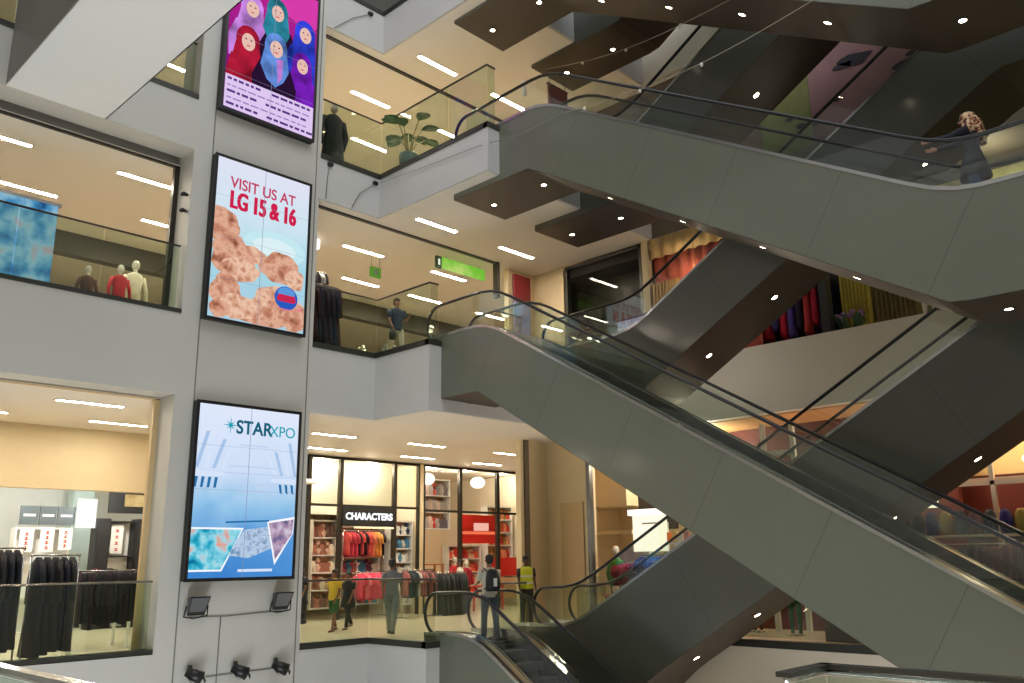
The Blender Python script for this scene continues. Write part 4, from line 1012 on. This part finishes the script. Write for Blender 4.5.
# left opening, middle level
r = empty('advert_panel', (4.6, 17.2, Z1+.2), 'blue advert panel at the left edge of the middle opening', 'poster')
MB().box(-1.2, .62, 0, .08, 0, 2.1).build('panel', emis_noise('blue_advert', [(30, 70, 130), (70, 150, 200), (150, 200, 225), (200, 160, 160)], 2.2, .8), r)
MB().box(-1.25, .67, -.01, .09, 2.1, 2.16).build('frame', M_STEEL, r)
mannequin((6.55, 17.3, Z1), 3.1, (190, 24, 40), 'mannequin in a bright red shirt in the middle left opening', 1.45)
mannequin((7.0, 17.7, Z1), 3.1, (228, 222, 200), 'mannequin in a cream dress right of the red shirt', 1.75, (228, 222, 200))
mannequin((6.0, 17.5, Z1), 3.1, (90, 52, 34), 'mannequin in a brown top left of the red shirt', 1.35)
b = MB(); b.box(3.9, 4.5, 17.5, 18.1, Z1, Z1+1.0); tag(b.build('plinth', M_WHITE), 'white plinth behind the blue advert panel', 'plinth')
mannequin((4.2, 17.8, Z1+1.0), 3.1, (90, 30, 34), 'mannequin in dark red standing above the blue advert panel', 1.65)
table(5.6, 6.5, 17.0, 17.4, Z1, .6, 'low wooden display table beside the red shirt', mat('brown_wood', (110, 72, 44), .5))
# top balcony : black robe on a stand and a plant
r = empty('mannequin', (10.62, 16.0, Z2), 'black robe on a mannequin beside the topmost screen', 'mannequin')
MB().loft([(0, 0, .05, .34, .2), (0, 0, .6, .28, .18), (0, 0, 1.1, .24, .15), (0, 0, 1.4, .26, .13), (0, 0, 1.5, .14, .09), (0, 0, 1.53, .06, .06)], 14).build('robe', mat('robe_black', (16, 17, 22), .8, 0, .2, 6, .4), r)
b = MB(); b.ball((0, 0, 1.68), (.09, .1, .12)); b.build('head', mat('mannequin_grey', (150, 140, 130), .5), r)
b = MB(); b.tube([(-.26, 0, 1.40), (-.36, 0, 1.0), (-.3, .05, .7)], [.07, .07, .06], 8); b.tube([(.26, 0, 1.40), (.36, 0, 1.0), (.3, .05, .7)], [.07, .07, .06], 8); b.build('sleeve', MATS['robe_black'], r)
r = empty('potted_plant', (11.98, 14.85, Z2), 'broad leaved plant in a blue-grey pot on the top balcony', 'plant')
MB().loft([(0, 0, 0, .18, .18), (0, 0, .5, .24, .24), (0, 0, .55, .22, .22)], 16).build('pot', mat('pot_blue', (110, 128, 130), .5), r)
M_LEAF = mat('leaf_green', (44, 84, 46), .5, 0, .3, 8)
st = MB(); rr = random.Random(3)
for i in range(11):
    a = rr.uniform(0, 6.28); L = rr.uniform(.35, .75); el = rr.uniform(.5, 1.2)
    tip = Vector((math.cos(a)*L*math.cos(el), math.sin(a)*L*math.cos(el), .55+L*math.sin(el)+.15)); st.tube([(0, 0, .5), (tip.x*.4, tip.y*.4, .5+(tip.z-.5)*.6), tip], [.02, .014, .01], 6)
    lw = MB(); d = Vector((math.cos(a), math.sin(a), .25)).normalized(); sd = d.cross(Vector((0, 0, 1))).normalized(); n_ = sd.cross(d)
    vs = []; 
    for t, w_ in ((0, .02), (.12, .13), (.26, .17), (.38, .12), (.48, .01)):
        c = tip+d*t-Vector((0, 0, t*t*.6)); vs += [c-sd*w_+n_*.012, c+n_*.0, c+sd*w_+n_*.012]
    fs = []
    for j in range(4):
        q = 3*j; fs += [(q, q+1, q+4, q+3), (q+1, q+2, q+5, q+4)]
    o = lw.add(vs, fs, True).build('leaf', M_LEAF, r); o.modifiers.new('S', 'SOLIDIFY').thickness = .006
st.build('stem', mat('stem_pale', (170, 150, 100), .6), r)
r = empty('hanging_sign', (15.3, 12.95, 12.72), 'small dark red hanging panel beside the soffit of the top landing', 'sign')
MB().box(-.36, .36, 0, .05, 0, .58).build('panel', mat('picture_red', (120, 34, 26), .5, 0, .5, 5), r)
b = MB(); b.box(-.39, .39, -.01, .06, -.03, 0); b.box(-.39, .39, -.01, .06, .58, .61); b.build('frame', M_DARKT, r)
for x in (-.3, .3): MB().tube([(x, .025, .6), (x, .025, 1.0)], .008, 6).build('rod', M_STEELD, r)

# ------------------------------------------------------------------ shops on the right side, middle level
def window_unit(n, y0, y1, z0, z1, m, fr=M_STEELD, x=XR, post=.08):
    b = MB(); b.box(x-.03, x+.12, y0, y0+post, z0, z1); b.box(x-.03, x+.12, y1-post, y1, z0, z1); b.box(x-.03, x+.12, y0, y1, z1-post, z1); struct('window_%d' % n, b, fr)
    g = MB(); g.box(x+.03, x+.04, y0+post, y1-post, z0, z1-post); struct('window_%d' % n, g, M_SHOPG)
window_unit(1, 12.08, 14.62, Z1, 9.35, None)
b = MB(); b.box(XR+.9, XR+1.0, 12.0, 14.7, Z1, 9.4); struct('wall_right', b, mat('charcoal_wall', (46, 52, 46), .35, 0, .3, 12))
b = MB(); b.box(XR-.04, XR+.12, 11.86, 12.06, Z1, 9.4); struct('trim_14', b, M_BEIGE)
b = MB(); b.box(XR, XR+.3, 14.0, 14.7, 9.3, 9.4); b.box(XR, XR+1.0, 9.0, 11.9, 9.15, 9.4); struct('trim_15', b, mat('header_beige', (206, 180, 136), .5))
for i, (y, s) in enumerate(((13.9, .13), (13.45, .14), (13.0, .14))):
    tag(MB().ball((XR+.45, y, 6.9), (s, s, s), 12, 8).build('globe_lamp', emis('globe_cool', (235, 240, 255), 2.2)), 'white globe lamp low in the dark shop window, %s from the left' % ordn[i], 'lamp')
tag(MB().box(XR+.5, XR+.56, 12.15, 13.3, 6.2, 7.7).build('screen', emis_noise('mauve_screen', [(90, 80, 120), (170, 165, 200), (210, 205, 225)], 3, .9)), 'mauve poster panel low in the dark shop window', 'poster')
b = MB(); b.box(XR+.1, XR+1.0, 12.0, 14.7, 9.05, 9.38); b.box(XR+.1, XR+1.0, 14.66, 14.72, Z1, 9.4); b.box(XR+.1, XR+1.0, 11.95, 12.02, Z1, 9.4); struct('ceiling', b, M_BLK)
# red curtains
def curtain(y0, y1, z0, z1, m, label, x=XR+.35, fall=0):
    n = 40; vs = []; fs = []
    for i in range(n+1):
        y = y0+(y1-y0)*i/n; xx = x+.05*math.sin(i*1.3)
        zt = z1-fall*4*((i/n)-.5)**2*0 - (fall*math.sin(PI*i/n) if fall else 0)
        vs += [(xx, y, z0), (xx, y, zt)]
    for i in range(n): fs.append((2*i, 2*i+2, 2*i+3, 2*i+1))
    o = MB().add(vs, fs, True).build('curtain', m); o.modifiers.new('S', 'SOLIDIFY').thickness = .02
    return tag(o, label, 'curtain')
curtain(9.0, 11.8, Z1, 9.2, mat('curtain_salmon', (206, 98, 76), .8, 0, .25, 1.5), 'salmon red curtain behind the dark escalator, middle level', XR+.1)
curtain(11.0, 11.78, Z1, 8.2, mat('curtain_gold', (206, 160, 84), .8, 0, .2, 3), 'gold curtain beside the shop pillar, middle level', XR+.0)
o = curtain(9.2, 11.8, 8.85, 9.35, mat('valance_gold', (216, 178, 118), .8), 'scalloped pale gold valance over the red curtain', XR-.02)
for i in range(6):
    pass
r = empty('chandelier', (XR-.1, 10.5, 8.0), 'small glowing chandelier in front of the red curtain', 'lamp')
b = MB()
for i in range(7):
    a = 2*PI*i/7; b.ball((.05*math.cos(a), .34*math.sin(a), .05*math.cos(a*2)), (.03, .05, .05), 8, 5)
b.build('bulb', emis('chandelier_glow', (255, 214, 150), 4.), r)
MB().tube([(0, -.34, 0), (0, 0, -.08), (0, .34, 0)], .015, 6).build('arm', mat('brass', (190, 150, 80), .3, 1.), r); MB().tube([(0, 0, -.08), (0, 0, .95)], .01, 6).build('rod', MATS['brass'], r)
# shops behind the pale parapet
b = MB(); b.box(XR+.1, XR+.35, 7.45, 7.62, 6.15, 9.15); struct('trim_16', b, M_STEELD)
b = MB(); b.box(XR+1.2, XR+1.3, 7.6, 9.6, 6.15, 9.15); struct('wall_right', b, mat('dark_window_back', (24, 20, 34), .5, 0, .6, 7))
rr = random.Random(8)
for i in range(9):
    c = [(60, 50, 110), (180, 20, 50), (200, 60, 60), (30, 26, 50), (90, 70, 150), (210, 30, 60)][i % 6]
    garment('dress', c, (XR+.7, 7.8+.19*i, 8.1+rr.uniform(-.1, .1)), .35, 'dark or red dress hanging in the window behind the soffit, middle level', 'dresses in the middle level right window', 1.3)
b = MB(); b.box(XR+1.2, XR+1.3, -2, 7.5, 6.15, 9.15); struct('wall_right', b, mat('olive_back', (150, 140, 86), .7, 0, .35, 3))
curtain(6.75, 7.4, 6.15, 9.1, mat('curtain_yellow', (190, 168, 70), .8, 0, .3, 6), 'yellow curtain panel right of the grey post, middle level', XR+.7)
curtain(5.9, 6.7, 6.15, 9.1, mat('curtain_brown', (120, 104, 66), .8, 0, .4, 8), 'patterned brown curtain panel, middle level', XR+.75)
for i, (y, c) in enumerate(((5.55, 'left'), (5.2, 'right'))):
    mannequin((XR+.5, y, 6.15), -1.4, (24, 24, 26), 'mannequin in a short black top behind the pale parapet, %s one' % c, 1.62, (214, 208, 196))
r = empty('flower_display', (XR+.35, 7.1, 6.16), 'clump of purple flowers and leaves behind the pale parapet', 'flowers')
rr = random.Random(2)
for i in range(14): MB().ball((rr.uniform(-.1, .1), rr.uniform(-.3, .3), rr.uniform(.2, .5)), rr.uniform(.03, .06), 7, 5).build('blossom', mat('petal_purple', (150, 110, 150), .6), r)
b = MB()
for i in range(16): y_ = rr.uniform(-.4, .4); b.tube([(0, y_*.4, 0), (rr.uniform(-.1, .1), y_, rr.uniform(.15, .4))], [.01, .03], 5)
b.build('leaves', M_LEAF, r)

# top level right wall : mural
b = MB(); b.box(XR+.25, XR+.4, -6, 13.6, Z2, 13.74); struct('wall_right', b, mat('dim_wall', (120, 100, 92), .7))
r = empty('mural', (XR+.2, 6.4, 11.9), 'pink and green wall mural with dark blotches, upper right', 'mural')
MB().box(-.02, .02, -2.4, 1.0, -1.45, 1.8).build('panel', mat('mural_pink', (150, 112, 118), .7, 0, .3, 1.5), r)
MB().box(-.035, -.021, 1.0, 2.2, -1.45, 1.8).build('panel', mat('mural_green', (122, 128, 76), .7, 0, .4, 1.8), r)
for i, (y_, z_, s) in enumerate(((-.1, .25, .24), (.15, .2, .14), (-1.2, -.3, .2), (-1.35, -.1, .12), (.9, -.9, .07), (1.25, -.85, .09), (1.5, -.6, .07), (.4, -.55, .06), (-.9, .6, .1))):
    pts = [(y_+s*1.5*(1+.25*math.sin(3*t+i))*math.cos(t), z_+s*.6*(1+.3*math.sin(2*t+i))*math.sin(t)) for t in [2*PI*k/16 for k in range(16)]]
    MB().prism(pts, 0, -.040, -.036).build('blotch', mat('mural_dark', (40, 36, 52), .7), r)

# ------------------------------------------------------------------ shops on the right side, lowest level
b = MB(); b.box(20.0, 20.2, 9.6, 15.1, -.03, 4.6); struct('wall_right', b, mat('shop_cream', (236, 214, 170), .6))
b = MB(); b.box(18.5, 19.6, 13.75, 15.05, 2.92, 4.6); b.box(18.45, 19.3, 13.6, 15.05, 2.2, 2.3); struct('wall_right', b, M_BEIGE)
b = MB(); b.box(19.0, 19.1, 12.6, 13.75, 2.3, 4.6); struct('wall_right', b, mat('shop_dark_wall', (40, 30, 22), .6))
goods_wall_pal = [(200, 130, 80), (236, 214, 180), (170, 60, 50), (240, 236, 226), (80, 120, 90)]
r = empty('wall_sign', (18.55, 13.1, 1.75), 'large white lit board behind the lower dark escalator', 'sign', None, PI/2)
MB().box(-.5, .5, -.04, .04, 0, .9).build('board', emis('board_cream', (255, 244, 214), 1.25), r)
b = MB(); b.box(-.62, .62, -.08, .08, .9, 1.05); b.build('canopy', emis('board_white', (255, 250, 235), 1.4), r)
def side_rack(x, y0, y1, z, h, label, cols, glabel, group, kinds=('shirt',), step=.11): return rack(x, y0, x, y1, z, h, label, cols, glabel, group, kinds, step)
side_rack(18.0, 11.0, 13.1, 0, 1.65, 'rack of blue clothes behind the lowest dark escalator', [(40, 80, 190), (60, 110, 220), (30, 50, 130), (50, 50, 120)], 'blue garment on the rack behind the lowest dark escalator', 'blue garments on the right rack')
side_rack(18.2, 13.2, 14.0, 0, 1.5, 'short rack of dark red clothes beside the beige wall', [(120, 24, 40), (150, 30, 50), (60, 30, 90)], 'dark red garment on the rack by the metal post', 'dark red garments by the metal post')
mannequin((18.2, 13.95, 0), -1.6, (84, 150, 50), 'mannequin in a green top beside the metal post', 1.9)
table(17.3, 18.2, 12.6, 13.7, 0, .75, 'low table of red goods beside the glass at the beige wall', mat('red_lacquer', (190, 50, 40), .4))
for i in range(8):
    tag(MB().ball((17.5+.08*(i % 2), 12.7+.12*i, .85), (.07, .07, .1), 8, 6).build('bowl', mat('ceramic', (222, 190, 180), .4)), 'small pale ornament on the low red table', 'ornament', 'ornaments on the low red table')
rr = random.Random(5)
for i in range(10):
    tag(MB().box(18.55, 18.75, 11.3+.17*i+.1*(i > 6), 11.42+.17*i+.1*(i > 6), 2.46 if i > 7 else 1.95, 2.7 if i > 7 else 2.2).build('box', mat('boxm_%d' % (i % 3), [(230, 190, 120), (220, 120, 60), (236, 228, 200)][i % 3], .6)), 'small box on the ledge above the blue clothes', 'box', 'boxes above the blue clothes')
for n_, zz, ya, yb_ in ((1, 1.95, 11.2, 12.5), (2, 2.46, 12.7, 13.3)):
    r = empty('wall_shelf', (18.65, ya, zz), '%s pale ledge carrying small boxes above the blue clothes' % ('lower', 'upper')[n_-1], 'shelf')
    MB().box(-.15, .15, 0, yb_-ya, -.04, 0).build('board', M_WHITE, r); MB().box(.10, .15, 0, .05, -zz, -.04).build('upright', M_WHITE, r); MB().box(.10, .15, yb_-ya-.05, yb_-ya, -zz, -.04).build('upright', M_WHITE, r)
# dark red shop seen low in the middle
b = MB(); b.box(19.2, 19.4, 5.9, 11.0, -.03, 4.6); struct('wall_right', b, mat('maroon_wall', (96, 34, 22), .6, 0, .3, 2))
mannequin((17.8, 9.0, -.03), -1.4, (30, 100, 50), 'mannequin in a green dress low between the crossing escalators', 1.45, (30, 100, 50))
mannequin((17.6, 10.2, -.03), -1.4, (70, 50, 40), 'mannequin in brown left of the green one, low centre', 1.3)
mannequin((18.2, 10.1, -.03), -1.4, (120, 100, 90), 'mannequin in grey-beige beside the brown one, low centre', 1.35)
b = MB(); b.box(17.0, 17.1, 6.9, 8.0, -.03, 1.2); tag(b.build('brown_screen', mat('brown_board', (84, 56, 40), .6)), 'plain brown partition right of the green mannequin', 'partition')
# ceiling glow and white frames seen through the glass
for i, (y0, y1) in enumerate(((9.75, 9.85), (8.9, 9.0))):
    pass
r = empty('doorway_frame', (18.4, 9.35, 2.6), 'white doorway frame seen through the escalator glass', 'frame')
for y_ in (-.36, .36): MB().box(-.05, .05, y_-.05, y_+.05, -2.6, 1.95).build('post', M_WHITE, r)
MB().box(-.05, .05, -.4, .4, 1.2, 1.32).build('lintel', M_WHITE, r)
# far right shop : beams, tables of clothes
b = MB(); b.box(21.4, 21.6, -3, 6.6, -.03, 4.6); struct('wall_right', b, mat('far_shop_wall', (120, 84, 62), .6))
b = MB(); b.box(18.4, 18.5, -2, 6.5, 2.86, 2.94); b.box(18.4, 18.5, 5.0, 5.08, 0, 4.6); b.box(18.45, 18.6, -2, 6.5, 2.94, 3.0); struct('trim_17', b, mat('white_beam', (236, 214, 184), .5))
b = MB(); b.box(19.8, 21.4, -2, 6.4, 3.15, 4.6); struct('wall_right', b, mat('cream_bulkhead', (232, 206, 140), .6))
b = MB(); b.box(19.78, 19.8, -2, 6.4, 2.3, 3.15); struct('wall_right', b, mat('maroon_wall', (96, 34, 22), .6))
for i, y_ in enumerate((5.6, 4.5)):
    tag(MB().ball((18.9, y_, 3.35), (.09, .09, .07), 12, 8).build('globe_lamp', emis('globe_warm', (255, 236, 190), 5.)), 'round warm lamp above the white beam of the far right shop, %s one' % ('left', 'right')[i], 'lamp')
r = table(17.7, 18.3, 3.2, 7.1, 0, 1.93, 'long pale counter carrying dark sweaters, far right shop', mat('counter_pale', (222, 196, 170), .5))
tag(MB().box(18.8, 18.85, 6.2, 6.7, 2.5, 3.3).build('lightbox', emis('lightbox_cream', (255, 240, 210), 1.6)), 'bright cream lightbox behind the sweaters of the far right shop', 'lightbox')
for i in range(14):
    c = [(30, 28, 40), (90, 30, 36), (26, 40, 50), (30, 30, 90), (140, 120, 50)][i % 5 if i > 2 else (4 if i < 1 else 0)]
    b = MB(); b.loft([(0, 0, 0, .13, .1), (0, 0, .2, .15, .12), (0, 0, .38, .11, .09), (0, 0, .45, .05, .05)], 10)
    o = b.build('folded_sweater', mat('sweater_%d_%d' % (c[0], c[1]), c, .85)); o.location = (17.95, 6.85-.26*i, 1.93)
    tag(o, 'dark sweater bust standing on the long pale counter, far right shop', 'garment', 'sweaters on the long counter')
side_rack(17.3, 3.0, 6.8, 0, 1.75, 'long rack of maroon clothes under the pale counter, far right shop', [(90, 20, 30), (60, 20, 30), (44, 48, 60), (70, 30, 40)], 'maroon or grey garment on the long rack, far right shop', 'garments on the long maroon rack', ('dress',), .14)
# near the camera : two corners of balustrade on the viewer's own balcony
def near_rail(pts, z, label):
    r = balustrade(pts, 0, z, label, rail=M_STEEL)
    for o in r.children:
        if o.name.startswith('top_rail'): o.scale = (1, 1, 1)
    c = MB()
    for (ax, ay), (bx, by) in zip(pts, pts[1:]): c.box(min(ax, bx)-.04, max(ax, bx)+.04, min(ay, by)-.04, max(ay, by)+.04, z+.01, z+.035)
    o = c.build('cap', M_STEELD if pts[0][0] > 3 else M_STEEL); o.parent = r; o.matrix_parent_inverse = Matrix.Translation(-r.location)
    c = MB()
    for (ax, ay), (bx, by) in zip(pts, pts[1:]): c.box(min(ax, bx)-.03, max(ax, bx)+.03, min(ay, by)-.03, max(ay, by)+.03, 0, .1)
    o = c.build('base_rail', M_STEELD); o.parent = r; o.matrix_parent_inverse = Matrix.Translation(-r.location)
    return r
near_rail([(4.80, -3.0), (4.80, 2.28), (4.36, 2.28)], .99, 'near glass balustrade with a flat steel rail at the lower right corner')
near_rail([(1.84, 3.6), (1.84, 7.6)], .99, 'near glass balustrade with a pale rail at the lower left corner')
#@@END@@

# ------------------------------------------------------------------ light
def area(name, loc, size, power, col, rot=(0, 0, 0)):
    l = bpy.data.lights.new(name, 'AREA'); l.shape = 'RECTANGLE'; l.size, l.size_y = size; l.energy = power; l.color = col
    o = bpy.data.objects.new(name, l); COL.objects.link(o); o.location = loc; o.rotation_euler = rot; return o
def lamp(loc, power, col=(1, .86, .68), r=.12):
    l = bpy.data.lights.new('shop_and_void_lamp', 'POINT'); l.energy = power; l.color = col; l.shadow_soft_size = r
    o = bpy.data.objects.new('shop_and_void_lamp', l); COL.objects.link(o); o.location = loc
for x in (14.8, 16.6, 19, 20.6, 22.4): lamp((x, 22.2, 4.4), 90)
for x in (5, 7, 9): lamp((x, 23.0, 3.4), 110, (1, .96, .9))
for y in (12.6, 11.2): lamp((18.4, y, 4.1), 130)
for y in (6.2, 3.8): lamp((18.8, y, 4.2), 90)
lamp((18.4, 8.4, 3.6), 10, (1, .6, .4))
for y in (10.6,): lamp((17.0, y, 8.4), 13, (1, .85, .7))
for y in (8.6, 6.4, 4.0): lamp((17.8, y, 8.9), 26, (1, .9, .7))
for y in (8, 5): lamp((17.0, y, 13.3), 14, (1, .8, .7))
area('added_bridge_fill', (4.5, 8, -5.6), (3, 8), 700, (.88, .94, 1.0), (PI, 0, 0))  # added fill from below to lighten the bridge underside
for y in (4, 7, 10): lamp((15.5, y, -4.5), 60, (1, .9, .78), .4)  # point lights low in the open void, below the lowest deck
area('skylight', (5.5, 5, 20), (12, 16), 1500, (.95, .97, 1.0))
wd = bpy.data.worlds.new('World'); sc.world = wd; wd.use_nodes = True
wd.node_tree.nodes['Background'].inputs[0].default_value = (.72, .75, .78, 1); wd.node_tree.nodes['Background'].inputs[1].default_value = .75

# ------------------------------------------------------------------ camera
f_, p_, r_, az = 867.43, .246184757, -.014305884, .766071119
cp, sp_ = math.cos(p_), math.sin(p_)
fw = Vector((0, cp, sp_)); upv = Vector((0, -sp_, cp)); rt = Vector((1, 0, 0))
c_, s_ = math.cos(r_), math.sin(r_)
rt2 = rt*c_+upv*s_; up2 = upv*c_-rt*s_
u = Vector((math.sin(az), math.cos(az), 0)); v = Vector((-math.cos(az), math.sin(az), 0)); z = Vector((0, 0, 1))
G = lambda q: Vector((q.dot(u), q.dot(v), q.dot(z)))
cx_, cy_, cz_ = G(rt2), G(up2), G(-fw)
cam = bpy.data.cameras.new('camera'); co = bpy.data.objects.new('camera', cam); COL.objects.link(co)
M = Matrix((cx_, cy_, cz_)).transposed().to_4x4(); M.translation = Vector((0, 0, 1.6)); co.matrix_world = M
cam.sensor_width = 36; cam.lens = 36*f_/1024; cam.clip_end = 200; cam.clip_start = .05
sc.camera = co
sc.cycles.transparent_max_bounces = 24; sc.cycles.max_bounces = 8; sc.cycles.diffuse_bounces = 4; sc.cycles.sample_clamp_indirect = 6
sc.view_settings.view_transform = 'Standard'; sc.view_settings.look = 'None'; sc.view_settings.exposure = 0; sc.view_settings.gamma = 1
sc.view_settings.use_curve_mapping = False
